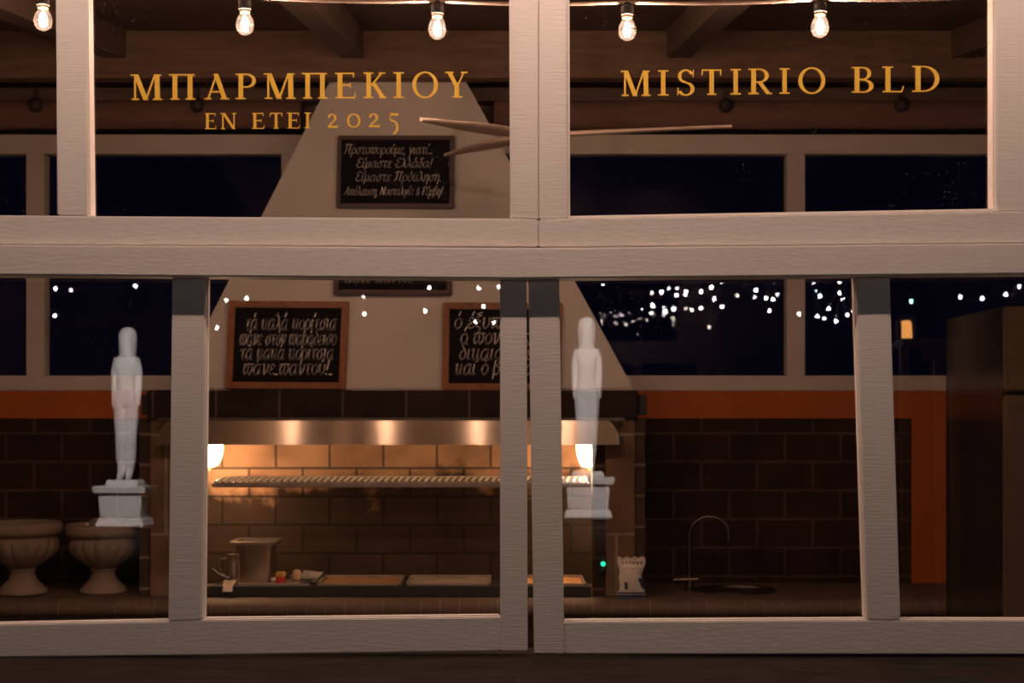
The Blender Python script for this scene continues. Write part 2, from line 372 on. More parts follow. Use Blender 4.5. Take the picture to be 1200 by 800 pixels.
# back windows: one frame of rails and mullions with a pane in each bay
wn = struct('window_5', (0, BACK, zw0))
YW = BACK - .01
def bx(px0, px1, py0, py1, name, m=paint_in, th=.07, y=YW):
    a, b = P(px0, py1, y), P(px1, py0, y)
    return MB().box((a.x, y, a.z), (b.x, y+th, b.z)).build(name, m, wn, bevel=.003)
bx(-220, 1420, 157.5, 180, 'top_rail'); bx(-220, 1420, 440, 457.5, 'bottom_rail')
ml = [-258, 41, 340, 636, 933, 1232]
for c in ml: bx(c-10.5, c+10.5, 180, 440, 'mullion')
for a, b in zip(ml[:-1], ml[1:]):
    p0, p1 = P(a, 442, YW+.03), P(b, 178, YW+.03)
    MB().box((p0.x, YW+.03, p0.z), (p1.x, YW+.036, p1.z)).build('glass_pane', pane_b, wn)
# strip of timber over the opening, and the rolled canvas blinds below it
sbuild(MB().box((XL, BACK-.09, P(0, 118, BACK-.09).z), (XR, BACK, P(0, 103, BACK-.09).z)), 'trim_6', wood_d)
def blind(px0, px1, straps, label):
    y = BACK - .07; a, b = P(px0, 134, y), P(px1, 134, y)
    t = thing('rolled_blind', label, 'blind', a, 'rolled canvas blinds')
    r = S(16.5, y); n = 60; m = MB(); k = 28; vs = []
    for i in range(n+1):
        x = a.x + (b.x-a.x)*i/n
        for j in range(k):
            an = 2*math.pi*j/k; rr = r*(1 + .05*math.sin(an*3+.4) + .03*math.sin(i*.45+an))
            vs.append((x, y + rr*math.cos(an)*.8, a.z + rr*math.sin(an)))
    m.add(vs, [(i*k+j, i*k+(j+1) % k, (i+1)*k+(j+1) % k, (i+1)*k+j) for i in range(n) for j in range(k)] + [tuple(range(k)), tuple(n*k+j for j in range(k))])
    m.build('canvas_roll', canvas, t, smooth=True)
    for sx in straps:
        c = P(sx, 124, y-r*.8)
        MB().lathe([(.004, -.028), (.018, -.022), (.026, -.008), (.027, .006), (.02, .02), (.008, .028)], (c.x, c.y-.012, c.z), 16).build('pulley_knob', knob_m, t, smooth=True)
        MB().box((c.x-.006, c.y-.004, c.z), (c.x+.006, c.y+.004, P(0, 106, y).z)).build('strap', knob_m, t)
blind(-210, 354, (43, 232), 'brown rolled canvas blind over the back window, left of the chimney')
blind(579, 1420, (850, 1055), 'brown rolled canvas blind over the back window, right of the chimney')

# ---------------------------------------------------------------- barbecue with hood and chimney
YH = 2.22          # front of pillars and lintel
bq = thing('barbecue', 'built in brick barbecue with steel hood and tall white tapering plaster chimney', 'barbecue', P(460, 703, 2.4))
YC = 2.32
cb, ct = 457, -30
L = lambda py: 386 - .506*(py-95); R = lambda py: 546 + .545*(py-95)
f = [P(L(cb), cb, YC), P(R(cb), cb, YC), P(R(ct), ct, YC), P(L(ct), ct, YC)]
bk = [Vector((v.x, BACK, v.z)) for v in f]
bk[2].y = bk[3].y = BACK-.05
MB().add(f+bk, [(0,1,2,3), (7,6,5,4), (0,4,5,1), (1,5,6,2), (2,6,7,3), (3,7,4,0)]).build('chimney', plaster, bq, bevel=.006)
zt, zbm = P(0, 457, YH).z, P(0, 490.5, YH).z
MB().box((P(172, 0, YH).x, YH, zbm), (P(748, 0, YH).x, BACK, zt)).build('lintel', lint_m, bq, bevel=.004)
for a, b in ((163, 172), (750, 759)):
    MB().box((P(a, 0, YH).x, YH+.03, P(0, 486, YH).z), (P(b, 0, YH).x, YH+.09, P(0, 462, YH).z)).build('iron_bracket', black_m, bq, bevel=.003)
zcnt = P(0, 703, 2.14).z                                  # counter top height
for a, b, e in ((176, 216, -1), (710, 744, 1)):
    MB().box((P(a, 0, YH+.02).x, YH+.02, zcnt), (P(b, 0, YH+.02).x, BACK, zbm)).build('pillar', pill_m, bq, bevel=.003)
for a, b in ((163, 176), (744, 756)):
    MB().box((P(a, 0, YH+.035).x, YH+.035, zcnt), (P(b, 0, YH+.035).x, BACK, zbm)).build('pillar_edge', pill_side, bq, bevel=.003)
for a, b in ((216.4, 228), (694, 709.6)):
    MB().box((P(a, 0, YH+.04).x, YH+.04, zcnt), (P(b, 0, YH+.04).x, YH+.075, zbm)).build('cheek', block, bq)
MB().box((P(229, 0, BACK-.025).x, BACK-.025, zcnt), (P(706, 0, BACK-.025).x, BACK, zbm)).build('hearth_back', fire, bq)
# hood: folded stainless lip with rounded ends
YS = 2.15
hp = []
x0, x1 = P(183, 0, YS).x, P(726, 0, YS).x; z0, z1 = P(0, 521, YS).z, P(0, 491.5, YS).z; rr = z1-z0
hp.append((x0, YS, z0))
for k in range(9):
    a = math.pi - k/8*math.pi/2; hp.append((x0+rr*.6+rr*.6*math.cos(a), YS, z0+rr*math.sin(a)))
for k in range(9):
    a = math.pi/2 - k/8*math.pi/2; hp.append((x1-rr*.6+rr*.6*math.cos(a), YS, z0+rr*math.sin(a)))
hp.append((x1, YS, z0))
hp = [(x, y+(z-z0)*.2, z) for x, y, z in hp]      # the lip leans back
hd = MB().slab(hp, (0, .065, 0)).build('hood', hood_m, bq, bevel=.004)
MB().box((P(183, 0, YS).x, YS+.014, z1-.003), (P(733, 0, YS).x, YS+.065, z1+.006)).build('hood_trim', steel_d, hd, bevel=.002)
MB().box((P(726.5, 0, YS).x, YS+.01, P(0, 521, YS).z), (P(731, 0, YS).x, YS+.05, P(0, 511, YS).z)).build('hood_bolt', black_m, hd, bevel=.002)
c = P(470, 512, 2.34)
sl = MB().tube([(c.x-.62, 2.34, c.z), (c.x+.58, 2.34, c.z)], .011, 12).build('strip_light', emit('strip_tube', (1, .72, .42), 6), hd, smooth=True)
al = bpy.data.lights.new('strip_glow', 'AREA'); al.shape = 'RECTANGLE'; al.size = 1.15; al.size_y = .03; al.energy = P_STRIP; al.color = AMBER
ao = bpy.data.objects.new('strip_glow', al); col.objects.link(ao); ao.parent = sl; ao.location = WM(sl).inverted() @ Vector((c.x, 2.345, c.z-.014)); ao.rotation_euler = (math.radians(-9), 0, 0)
# signs
NIB = math.radians(38)
GL = {
 'τ': ([[(0,.86),(.14,1),(.62,1)], [(.33,1),(.27,.25),(.4,0),(.55,.12)]], .70),
 'α': ([[(.62,.82),(.38,1),(.06,.62),(.1,.1),(.34,0),(.58,.4),(.68,1)], [(.67,.95),(.64,.2),(.74,0),(.86,.1)]], .92),
 'κ': ([[(0,.85),(.13,1),(.12,.25),(.3,0),(.5,.25),(.58,.95)], [(.6,1),(.56,.2),(.68,0),(.8,.1)]], .88),
 'λ': ([[(0,1.42),(.14,1.6),(.28,1.25),(.58,.12),(.72,0)], [(.4,.85),(.22,.35),(.0,0)]], .80),
 'ο': ([[(.38,1),(.08,.7),(.1,.2),(.36,0),(.62,.3),(.6,.8),(.38,1)]], .76),
 'ρ': ([[(.04,-.6),(.08,.1),(.1,.75),(.4,1),(.66,.62),(.5,.05),(.1,.12)]], .80),
 'ι': ([[(.12,1),(.09,.2),(.2,0),(.32,.12)]], .44),
 'σ': ([[(.86,1),(.4,.98),(.06,.5),(.3,0),(.6,.3),(.55,.85),(.4,.98)]], .88),
 'ς': ([[(.58,.92),(.3,1),(.06,.65),(.34,.25),(.5,-.1),(.3,-.42)]], .66),
 'π': ([[(0,.86),(.16,1),(1.06,1)], [(.3,.98),(.08,.5),(.25,.02),(.5,.35),(.54,.8)], [(.52,.35),(.76,0),(.98,.5),(.84,.98)]], 1.14),
 'ν': ([[(0,.95),(.18,.95),(.28,0),(.58,.5),(.62,1)]], .76),
 'ε': ([[(.55,.86),(.3,1),(.08,.78),(.36,.55)], [(.36,.55),(.02,.3),(.25,0),(.56,.15)]], .66),
 'δ': ([[(.62,1.48),(.32,1.58),(.2,1.35),(.56,.75),(.54,.25),(.3,0),(.06,.35),(.22,.8),(.46,.85)]], .76),
 'υ': ([[(0,.88),(.12,1),(.12,.25),(.35,0),(.6,.4),(.58,1)]], .76),
 'η': ([[(0,.88),(.1,1),(.1,0)], [(.1,.7),(.36,1),(.56,.8),(.5,-.5)]], .74),
 'γ': ([[(0,.95),(.16,.95),(.32,.2),(.26,-.5)], [(.66,1),(.32,-.1)]], .74),
 'β': ([[(.06,-.4),(.1,1.2),(.36,1.6),(.56,1.25),(.3,.9)], [(.3,.9),(.66,.5),(.4,0),(.12,.12)]], .82),
 'ξ': ([[(.55,1.55),(.12,1.4),(.5,1.22)], [(.4,1.22),(.06,.95),(.45,.72)], [(.4,.72),(.04,.35),(.5,0),(.4,-.4)]], .68),
 'μ': ([[(.04,-.5),(.14,1)], [(.12,.3),(.3,0),(.54,.3),(.6,1)], [(.58,.25),(.68,0),(.8,.1)]], .86),
 'Π': ([[(0,1.35),(.2,1.55),(1.15,1.5)], [(.32,1.5),(.25,.3),(.0,0)], [(.9,1.5),(.82,.2),(1.0,0)]], 1.2),
 'Ε': ([[(.85,1.35),(.45,1.55),(.15,1.2),(.45,.85)], [(.45,.85),(.06,.45),(.35,0),(.85,.2)]], .9),
 'Α': ([[(0,0),(.3,.5),(.62,1.5),(.8,0)], [(.18,.5),(.75,.5)]], .95),
 'Ν': ([[(0,0),(.15,1.4)], [(.15,1.45),(.7,.05)], [(.7,0),(.85,1.5)]], 1.0),
 'Ρ': ([[(.1,0),(.2,1.5)], [(.0,1.3),(.5,1.55),(.8,1.15),(.25,.7)]], .85),
 '&': ([[(.6,0),(.15,1.0),(.35,1.3),(.45,1.0),(.05,.3),(.3,0),(.65,.6)]], .8),
 '!': ([[(.28,1.55),(.14,.45)], [(.1,.1),(.1,.0)]], .4), '.': ([[(.06,.08),(.1,0)]], .28), ',': ([[(.1,.08),(.02,-.25)]], .3), ' ': ([], .5),
 '_': ([[(0,0),(.34,0)]], .46),
}
def write(mb, text, x, z, h, slant, nibw, y, width=None, th=.0008):
    """pen strokes of height h (x-height) on the plane y, from x rightwards"""
    seq = []; adv = 0
    for ch in unicodedata.normalize('NFD', text):
        if unicodedata.combining(ch):
            bx_ = seq[-1]; c = bx_[2]
            hgt = 1.62 if bx_[3].isupper() else 1.25
            if ch in '\u0301\u0300': seq.append([[[(c+.30, hgt), (c+.44, hgt+.38)]], 0, c, 'x'])
            else: seq.append([[[(c+.12, hgt+.1), (c+.22, hgt+.3)]], 0, c, 'x'])
            continue
        st, a = GL[ch]
        seq.append([[[(px+adv, py) for px, py in s] for s in st], a, adv, ch]); adv += a
    sc = h; sx = (width/adv) if width else h
    for st, _, _, _ in seq:
        for s in st:
            pts = spline(s, 5) if len(s) > 2 else s
            q = [(x + sx*px + slant*h*py, z + sc*py) for px, py in pts]
            for (ax, az), (bx_, bz) in zip(q[:-1], q[1:]):
                dx, dz = bx_-ax, bz-az; ln = math.hypot(dx, dz) or 1e-6
                t = math.atan2(dz, dx); w = nibw*(.42 + .58*abs(math.sin(t-NIB)))/2
                nx, nz = -dz/ln*w, dx/ln*w; ex, ez = dx/ln*w*.5, dz/ln*w*.5
                mb.slab([(ax+nx-ex, y, az+nz-ez), (ax-nx-ex, y, az-nz-ez), (bx_-nx+ex, y, bz-nz+ez), (bx_+nx+ex, y, bz+nz+ez)], (0, th, 0))
def sign(corners, bpx, fm, lines, label, slant=.2, nib=1.5, y=YC-.032):
    """corners: px of the outer frame tl,tr,br,bl; lines: text, left px, baseline px, x-height px, width px"""
    c = [P(px, py, y) for px, py in corners]; cen = sum(c, Vector())/4
    t = thing('chalkboard_sign', label, 'sign', (cen.x, y+.03, min(v.z for v in c)), 'framed lettered signs on the chimney')
    b = S(bpx, y); inn = []
    for i in range(4):
        e1 = (c[(i+1) % 4]-c[i]).normalized(); e2 = (c[i-1]-c[i]).normalized(); inn.append(c[i] + e1*b + e2*b)
    for i in range(4):
        j = (i+1) % 4
        MB().slab([c[i], c[j], inn[j], inn[i]], (0, .03, 0)).build('frame_side', fm, t, bevel=.003)
    cen_in = [v + Vector((0, .012, 0)) for v in inn]
    p = MB().slab(cen_in, (0, .015, 0)).build('board_panel', chalk_b, t)
    m = MB(); yt = y + .0112
    for tx, lx, by, xh, wd in lines:
        o = P(lx, by, yt); write(m, tx, o.x, o.z, S(xh, yt), slant, S(nib, yt), yt, S(wd, yt))
    m.build('lettering', chalk, p)
sign([(268,352),(408.5,353),(404.5,456),(263.5,455)], 8, frame_w,
     [('τά καλά κορίτσια', 287, 386, 11.8, 107), ('πάνε στόν παράδεισο', 280, 404, 11.8, 114), ('τά κακά κορίτσια', 281, 421, 11.8, 110), ('πάνε_παντού!_', 284, 438.5, 11.8, 106)],
     'wood framed black sign with four lines in white script, left one just above the hood', nib=1.95, slant=.14)
sign([(519,354),(659,354.5),(657,457),(517.5,457)], 8, frame_w,
     [('ό έξυπνος', 532, 384.5, 12, 84), ('ό πονηρός', 539, 402.5, 12, 82), ('δικαιολογεί', 537.5, 421, 12, 92), ('καί ό βλάκας', 533, 438.5, 12, 100)],
     'wood framed black sign with four lines in white script, right one by the window stile', nib=1.95, slant=.14)
sign([(395.5,158.5),(532.5,158.5),(531.5,243.5),(393.5,243)], 5, frame_k,
     [('Πρωτοπορούμε, γιατί...'.replace('ω', 'σ'), 403, 180, 7, 104), ('Είμαστε Ελλάδα!', 417, 196, 7, 89), ('Είμαστε Πρόκληση.', 416, 212, 7, 101), ('Απόλαυση, Νοσταλγία & Ρέμβη!', 403, 228.5, 6.5, 115)],
     'small dark framed black sign with thin white script high on the chimney', nib=1.0)
sign([(391,262),(530,262),(529.5,345.5),(390.5,345)], 6, frame_k, [('πάνε παντού', 403, 330.5, 8, 82)],
     'dark framed black sign in the middle of the chimney, mostly hidden behind the window rail', nib=2.2)

# ---------------------------------------------------------------- brick counter
YF = 2.12
ctr = thing('brick_counter', 'long low counter edged with rounded bricks below the barbecue, urns and sink', 'counter', (0, YF, 0))
hb = S(21, YF)
MB().box((XL, YF+.05, zcnt-hb-.02), (XR, BACK-.001, zcnt-.0005)).build('counter_top', ctop_m, ctr)
MB().box((XL, YF+.06, 0), (XR, BACK-.001, zcnt-hb-.02)).build('counter_base', block, ctr)
nose = MB(); mort = MB()
bwid = S(22.4, YF); n = int((XR-XL)/bwid)
def nose_prof(s):
    pr = [(YF+.115, 0)]
    for k in range(9):
        a = math.pi/2 + k/8*math.pi; pr.append((YF+.045*s+.045*math.cos(a)*1.0, -hb/2 + hb/2*math.sin(a)))
    pr.append((YF+.115, -hb)); return pr
for i in range(n):
    a = XL + i*bwid + .0022; b = a + bwid - .0044; j = random.uniform(-.002, .002)
    nose.slab([(a, yy+j, zcnt+zz+j*.3) for yy, zz in nose_prof(1)], (b-a, 0, 0))
nose.build('brick_edge', cter_m, ctr, smooth=True)
mort.slab([(XL, yy+.004, zcnt+zz*.985-.0012) for yy, zz in nose_prof(1)], (XR-XL, 0, 0)); mort.build('mortar_joint', mortar_m, ctr)

# ---------------------------------------------------------------- grill in the hearth
YG0, YG1 = YF+.10, BACK-.10
zg0 = zcnt + .002
gr = thing('charcoal_grill', 'low black iron grill frame standing in the barbecue hearth', 'grill', P(470, 703, YG0))
gy = YG0
xg0, xg1 = P(240, 0, gy).x, P(693, 0, gy).x
hg = S(12, gy)
MB().box((xg0, gy, zg0), (xg1, gy+.03, zg0+hg)).build('front_bar', black_m, gr, bevel=.003)
MB().box((xg0, gy+.03, zg0), (xg1, YG1, zg0+hg*.55)).build('fire_tray', black_m, gr)
MB().box((xg0, YG1-.02, zg0), (xg1, YG1, zg0+hg)).build('back_bar', black_m, gr, bevel=.003)
plates = [(262, 364, (.36, .29, .235), 'leftmost steel cooking plate in the grill under the steel container'), (368, 467, (.36, .19, .085), 'rust brown cooking plate in the grill right of the steel container'),
          (474, 574, (.40, .31, .245), 'pale grey cooking plate in the grill, third from the left'), (590, 687, (.70, .36, .15), 'orange lit cooking plate at the right end of the grill')]
for i, (a, b, c, lab) in enumerate(plates):
    t = thing('cooking_plate', lab, 'grill plate', (P((a+b)/2, 0, gy).x, gy+.1, zg0+hg*.55), 'cooking plates in the grill')
    m = mat('plate_metal_%d' % i, c, .5, .35, var=.3, scale=12, bump=.2)
    xa, xb = P(a, 0, gy).x, P(b, 0, gy).x; z = zg0+hg*.55
    MB().box((xa, gy+.034, z), (xb, YG1-.025, z+hg*.35)).build('plate', m, t, bevel=.002)
    for q in ((xa, gy+.034, xa+.008, YG1-.025), (xb-.008, gy+.034, xb, YG1-.025), (xa, gy+.034, xb, gy+.042), (xa, YG1-.033, xb, YG1-.025)):
        MB().box((q[0], q[1], z+hg*.35), (q[2], q[3], z+hg*.62)).build('plate_lip', iron, t, bevel=.0015)
    
# warming rack
YR0, YR1 = YH+.06, BACK-.03
rk = thing('warming_rack', 'iron skewer rack with a toothed grate spanning the hearth below the hood', 'rack', P(470, 570, YR0))
xa, xb = P(248, 0, YR0).x, P(690.5, 0, YR0).x; zr = P(0, 568, YR0).z; hh = S(6, YR0)
MB().box((xa, YR0, zr-hh/2), (xb, YR0+.02, zr+hh/2)).build('front_bar', iron, rk, bevel=.003)
zb_ = zr
MB().box((xa, YR1-.03, zb_-hh/2), (xb, YR1-.018, zb_+hh/2)).build('back_bar', iron, rk, bevel=.003)
g = MB(); k = 56
for i in range(k):
    x = xa + .012 + (xb-xa-.024)*i/(k-1); dx = min(.045, xb-.01-x)
    g.tube([(x, YR0+.01, zr+hh/2), (x+dx*.3, YR0+.10, zr+hh/2+.012), (x+dx, YR1-.03, zr+hh/2+.004)], .0058, 8)
g.build('rack_grate', iron, rk, smooth=True)
# hood lamps
lampg = emit('lit_lamp_glass', (1, .80, .52), 14)
def grill_lamp(px, label):
    y = YH+.17; c = P(px, 521, y)
    t = thing('hood_lamp', label, 'lamp', (c.x, c.y, c.z), 'lamps below the hood')
    r = S(15, y); h = S(26, y)
    MB().lathe([(r*.9, 0), (r*1.08, .004), (r*1.08, .03), (r*.7, .045), (.012, .05)], c, 24).build('lamp_cap', iron, t, smooth=True)
    pr = [(r*math.cos(k/8*math.pi/2)**.7 + .002, -h*math.sin(k/8*math.pi/2)) for k in range(9)]
    MB().lathe(pr[::-1], c, 24).build('lamp_glass', lampg, t, smooth=True)
    for k in range(6):
        a = k*math.pi/3+.3
        MB().tube([(c.x+(q[0]+.002)*math.cos(a), c.y+(q[0]+.002)*math.sin(a), c.z+q[1]) for q in pr], .0022, 6).build('cage_rib', brass, t, smooth=True)
    MB().lathe([(.002, -h-.014), (.007, -h-.010), (.007, -h-.004), (.003, -h+.002)], c, 12).build('finial', brass, t, smooth=True)
    o = lamp('lamp_light', (c.x, c.y-.03, c.z-h-.035), P_GRILL, AMBER, .03, t)
grill_lamp(245.5, 'lit caged lamp under the left end of the hood')
grill_lamp(690, 'lit caged lamp under the right end of the hood, left part showing')

# ---------------------------------------------------------------- things on the grill
zp = zg0+hg*.55+hg*.36
YP = 2.43
# steel container
cx = P(300.5, 0, YP).x
t = thing('steel_food_container', 'deep square steel container with a flared rim on the grill', 'container', (cx, YP, zp))
Ht = S(47, YP)
def rrect(hx, hy, r, z, k=5):
    out = []
    for sx, sy, a0 in ((1,1,0), (-1,1,90), (-1,-1,180), (1,-1,270)):
        for i in range(k):
            a = math.radians(a0+90*i/(k-1)); out.append((cx+sx*(hx-r)+r*math.cos(a), YP+sy*(hy-r)+r*math.sin(a), z))
    return out
w0, w1_, w2_ = S(18, YP), S(21, YP), S(27.5, YP)
rings = [rrect(w0, w0, .015, zp), rrect(w1_, w1_, .018, zp+Ht*.9), rrect(w1_+.002, w1_+.002, .018, zp+Ht*.93), rrect(w2_, w2_, .02, zp+Ht*.935), rrect(w2_, w2_, .02, zp+Ht*1.0),
         rrect(w2_-.006, w2_-.006, .02, zp+Ht*1.02), rrect(w1_-.002, w1_-.002, .018, zp+Ht), rrect(w0-.002, w0-.002, .015, zp+.006)]
k = len(rings[0]); m = MB(); m.add([v for r_ in rings for v in r_], [(i*k+j, i*k+(j+1) % k, (i+1)*k+(j+1) % k, (i+1)*k+j) for i in range(len(rings)-1) for j in range(k)] + [tuple(range(k)), tuple((len(rings)-1)*k+j for j in range(k))])
m.build('container_body', mat('worn_steel', (.40, .34, .30), .36, .95, var=.1, scale=10), t, smooth=True)
# steel jug
jx, jy = P(274, 0, 2.315).x, 2.312
t = thing('steel_jug', 'small shiny steel jug with a handle left of the square container', 'jug', (jx, jy, zp))
jh = S(35, jy)
MB().lathe([(.024, 0), (.029, .004), (.031, jh*.3), (.027, jh*.7), (.024, jh*.9), (.027, jh), (.025, jh), (.022, jh*.88), (.025, jh*.4), (.02, .008)], (jx, jy, zp), 28).build('jug_body', steel, t, smooth=True)
MB().tube([(jx-.024, jy, zp+jh*.85), (jx-.045, jy, zp+jh*.86), (jx-.05, jy, zp+jh*.6), (jx-.044, jy, zp+jh*.35), (jx-.028, jy, zp+jh*.25)], .0035, 8).build('jug_handle', steel, t, smooth=True)
# spatula lying over the front bar
sx_, sy_ = P(268, 0, gy).x, gy-.005
t = thing('spatula', 'steel spatula lying over the front bar of the grill beside the jug', 'spatula', (sx_, sy_, zg0+hg+.002))
MB().slab([(sx_-.018, sy_-.012, zg0+hg+.002), (sx_+.018, sy_-.012, zg0+hg+.002), (sx_+.022, sy_+.05, zg0+hg*1.3+.005), (sx_-.026, sy_+.05, zg0+hg*1.3+.005)], (0, 0, .002)).build('blade', steel, t)
MB().slab([(sx_-.018, sy_-.0125, zg0+hg+.004), (sx_+.018, sy_-.0125, zg0+hg+.004), (sx_+.018, sy_-.02, zg0+hg-.016), (sx_-.018, sy_-.02, zg0+hg-.016)], (0, .0015, 0)).build('blade_lip', steel, t)
MB().tube([(sx_-.004, sy_+.05, zg0+hg*1.3+.009), (sx_-.05, sy_+.09, zg0+hg+.03), (sx_-.09, sy_+.15, zg0+hg+.045)], .006, 8).build('handle', black_m, t, smooth=True)
# bits right of the container
def lying(px, py, y, L_, r, ang, m_body, m_cap, name, label, cat):
    c = P(px, py, y); c.z = zp + r
    d = Vector((math.cos(ang), math.sin(ang), 0))
    t = thing(name, label, cat, (c.x, c.y, zp))
    MB().tube([c, c+d*L_*.1, c+d*L_*.7, c+d*L_*.85], [r*.9, r, r, r*.6], 18).build('bottle_body', m_body, t, smooth=True)
    MB().tube([c+d*L_*.86, c+d*L_*.88, c+d*L_*1.1, c+d*L_*1.12], [r*.55, r*.72, r*.72, r*.6], 16).build('cap', m_cap, t, smooth=True)
red = mat('red_plastic', (.55, .02, .015), .35); yel = mat('mustard_label', (.62, .36, .10), .6); peach = mat('light_turned_wood', (.66, .42, .27), .55)
slate = mat('slate_plastic', (.05, .05, .06), .5)
lying(324, 680, YP+.02, .045, .0155, -.15, yel, slate, 'mustard_bottle', 'small bottle with a mustard yellow label lying right of the steel container', 'bottle')
c = P(329, 684, YP-.06); t = thing('spice_jar', 'tiny jar with a bright red lid lying in front of the yellow bottle', 'jar', (c.x, c.y, zp))
MB().lathe([(.017, 0), (.0185, .003), (.0185, .016), (.016, .019)], (c.x, c.y, zp), 20).build('lid', red, t, smooth=True)
MB().tube([(c.x-.016, c.y+.004, zp+.009), (c.x-.034, c.y+.01, zp+.009)], .008, 12).build('jar_glass', chalk, t, smooth=True)
c = P(348, 684, YP-.02); t = thing('basting_brush', 'basting brush with a round pale wooden knob and flat grey bristles', 'brush', (c.x, c.y, zp))
MB().lathe([(.006, 0), (.014, .006), (.017, .02), (.016, .033), (.009, .042)], (c.x, c.y, zp), 20).build('handle_knob', peach, t, smooth=True)
MB().slab([(c.x+.015, c.y-.01, zp+.012), (c.x+.075, c.y+.02, zp+.004), (c.x+.09, c.y+.06, zp+.02), (c.x+.02, c.y+.04, zp+.03)], (0, 0, .006)).build('bristle_head', mat('grey_bristle', (.33, .29, .26), .7), t)
c = P(360, 690, gy+.04); t = tag(MB().tube([(c.x-.03, c.y+.01, zp+.006), (c.x, c.y, zp+.014), (c.x+.04, c.y+.02, zp+.006)], .006, 8).build('tong_handle', black_m, smooth=True, origin=(c.x, c.y, zp)), 'short black tongs lying in front of the basting brush', 'tongs')

# ---------------------------------------------------------------- urns
def urn(px, ypx, y, sc, label, tilt):
    c = P(px, ypx, y); c.z = zcnt
    t = thing('stone_urn', label, 'urn', c, 'stone urns on the counter', (0, tilt, 0))
    u = S(1, y)*sc
    foot = [(25, 0), (27, 1), (27, 4), (25.5, 6), (20, 11), (15, 17), (12.8, 23), (13, 25.5)]
    stem = [(12.5, 25.5), (14.6, 26), (14.6, 28.2), (13, 29)]
    bowl = [(13, 29), (17, 31), (25, 36), (33, 42), (38, 48), (40, 54), (39.5, 59), (37, 63), (34.5, 65)]
    rim = [(35, 64.5), (38, 66), (42, 68.5), (43.6, 71), (43.6, 77), (42, 80), (39.5, 80.5), (37.5, 79), (35, 72), (26, 64), (8, 62)]
    loc = Vector(c)
    mk = lambda p: [(r*u, z*u) for r, z in p]
    MB().lathe(mk(foot), loc, 40).build('foot', urn_m, t, smooth=True)
    MB().lathe(mk(stem), loc, 40).build('stem_ring', urn_m, t, smooth=True)
    def gad(a, z):
        w = max(0, 1-((z/u-50)/14)**2); return 1 - .085*w*(1-abs(math.sin(a*8)))**1.6
    MB().lathe(mk(bowl), loc, 128, gad).build('gadrooned_bowl', urn_m, t, smooth=True)
    MB().lathe(mk(rim), loc, 48).build('rim', urn_m, t, smooth=True)
    for o in t.children: o.data.transform(Matrix.Translation(Vector(loc)) @ Matrix.Identity(4)) if False else None
    return t, u
u1, uu = urn(26.5, 704, 2.30, 1.04, 'pale stone urn at the left edge, tipped a little to one side', math.radians(-2)); u1.location.z += .003
u2, uu = urn(121, 699, 2.36, 1.0, 'pale stone urn right of its twin, with a round cover in its bowl', 0)
c = u2.location.copy(); zt_ = c.z + 66*uu
t = thing('round_cover', 'grey domed cover with a modelled white glint resting in the right stone urn', 'cover', (c.x+.006, c.y, zt_))
MB().lathe([(28*uu, 0), (27*uu, 8*uu), (20*uu, 16.5*uu), (12*uu, 21*uu), (3*uu, 23*uu)], (c.x+.006, c.y, zt_), 32).build('dome', mat('grey_cover', (.25, .19, .15), .8, bump=.3), t, smooth=True)
MB().lathe([(.003, -.007), (.008, -.002), (.008, .003), (.003, .008)], (c.x-.036, c.y-26*uu, zt_+15*uu), 14).build('glint_lump', mat('white_glint', (.8, .74, .66), .3), t, smooth=True)  # white highlight on the cover, painted in as a small pale lump

# ---------------------------------------------------------------- right side of the counter
# snack bag
YQ = YF+.07
c = P(739.5, 705, YQ); bagm = [mat('cream_bag_film', (.62, .55, .47), .4, var=.06, bump=.25, bscale=18), mat('blue_bag_print', (.03, .06, .17), .4), mat('dark_bag_print', (.06, .045, .05), .5)]
t = MB(); nx_, nz_ = 44, 44; Wd, Hd = S(34, YQ), S(48, YQ); vs, fs, mi = [], [], []
for side in (-1, 1):
    for j in range(nz_+1):
        v = j/nz_
        wj = 1 - .20*math.sin(math.pi*min(1, max(0, v)))**1.2 + .03*math.sin(v*17)
        for i in range(nx_+1):
            u_ = i/nx_; bul = (math.sin(math.pi*u_)**.6)*(max(0, math.sin(math.pi*min(1, max(0, (v-.05)/.88)))))**.6
            vs.append((c.x + (u_-.5)*Wd*wj + .002*math.sin(v*9), c.y + side*(.0015 + .022*bul) + .0015*math.sin(u_*40)*(v > .88) + .002*math.sin(u_*13+v*11)*bul, zcnt + v*Hd + (.0025*math.sin(u_*23) if v > .96 else 0)))
def bagcol(u_, v):
    if v < .08 or .115 < v < .17: return 1 if v > .115 or v < .05 else 2
    if u_ > .70 and .22 < v < .58 and u_ > .95 - (v-.22)*.55*1.1 + (.2 if v > .5 else 0): return 1
    if .83 < v < .91 and .08 < u_ < .92 and (math.sin(u_*47) + math.sin(u_*91+1+v*40)) > .05: return 2
    if .72 < v < .75 and .2 < u_ < .85 and math.sin(u_*60) > .1: return 2
    if .22 < v < .40 and .20 < u_ < .33: return 2
    return 0
nn = (nx_+1)*(nz_+1)
for s in range(2):
    for j in range(nz_):
        for i in range(nx_):
            a = s*nn + j*(nx_+1)+i; fs.append((a, a+1, a+nx_+2, a+nx_+1)); mi.append(bagcol((i+.5)/nx_, (j+.5)/nz_))
ring = [j*(nx_+1) for j in range(nz_+1)] + [nz_*(nx_+1)+i for i in range(1, nx_+1)] + [j*(nx_+1)+nx_ for j in range(nz_-1, -1, -1)] + [i for i in range(nx_-1, 0, -1)]
for a, b in zip(ring, ring[1:]+ring[:1]): fs.append((a, b, b+nn, a+nn)); mi.append(0)
t.v = [Vector(v) for v in vs]; t.f = fs; t.mi = mi
tag(t.build('snack_bag', bagm, smooth=True, origin=(c.x, c.y, zcnt)), 'small cream and blue printed snack bag standing against the right brick pillar', 'bag')
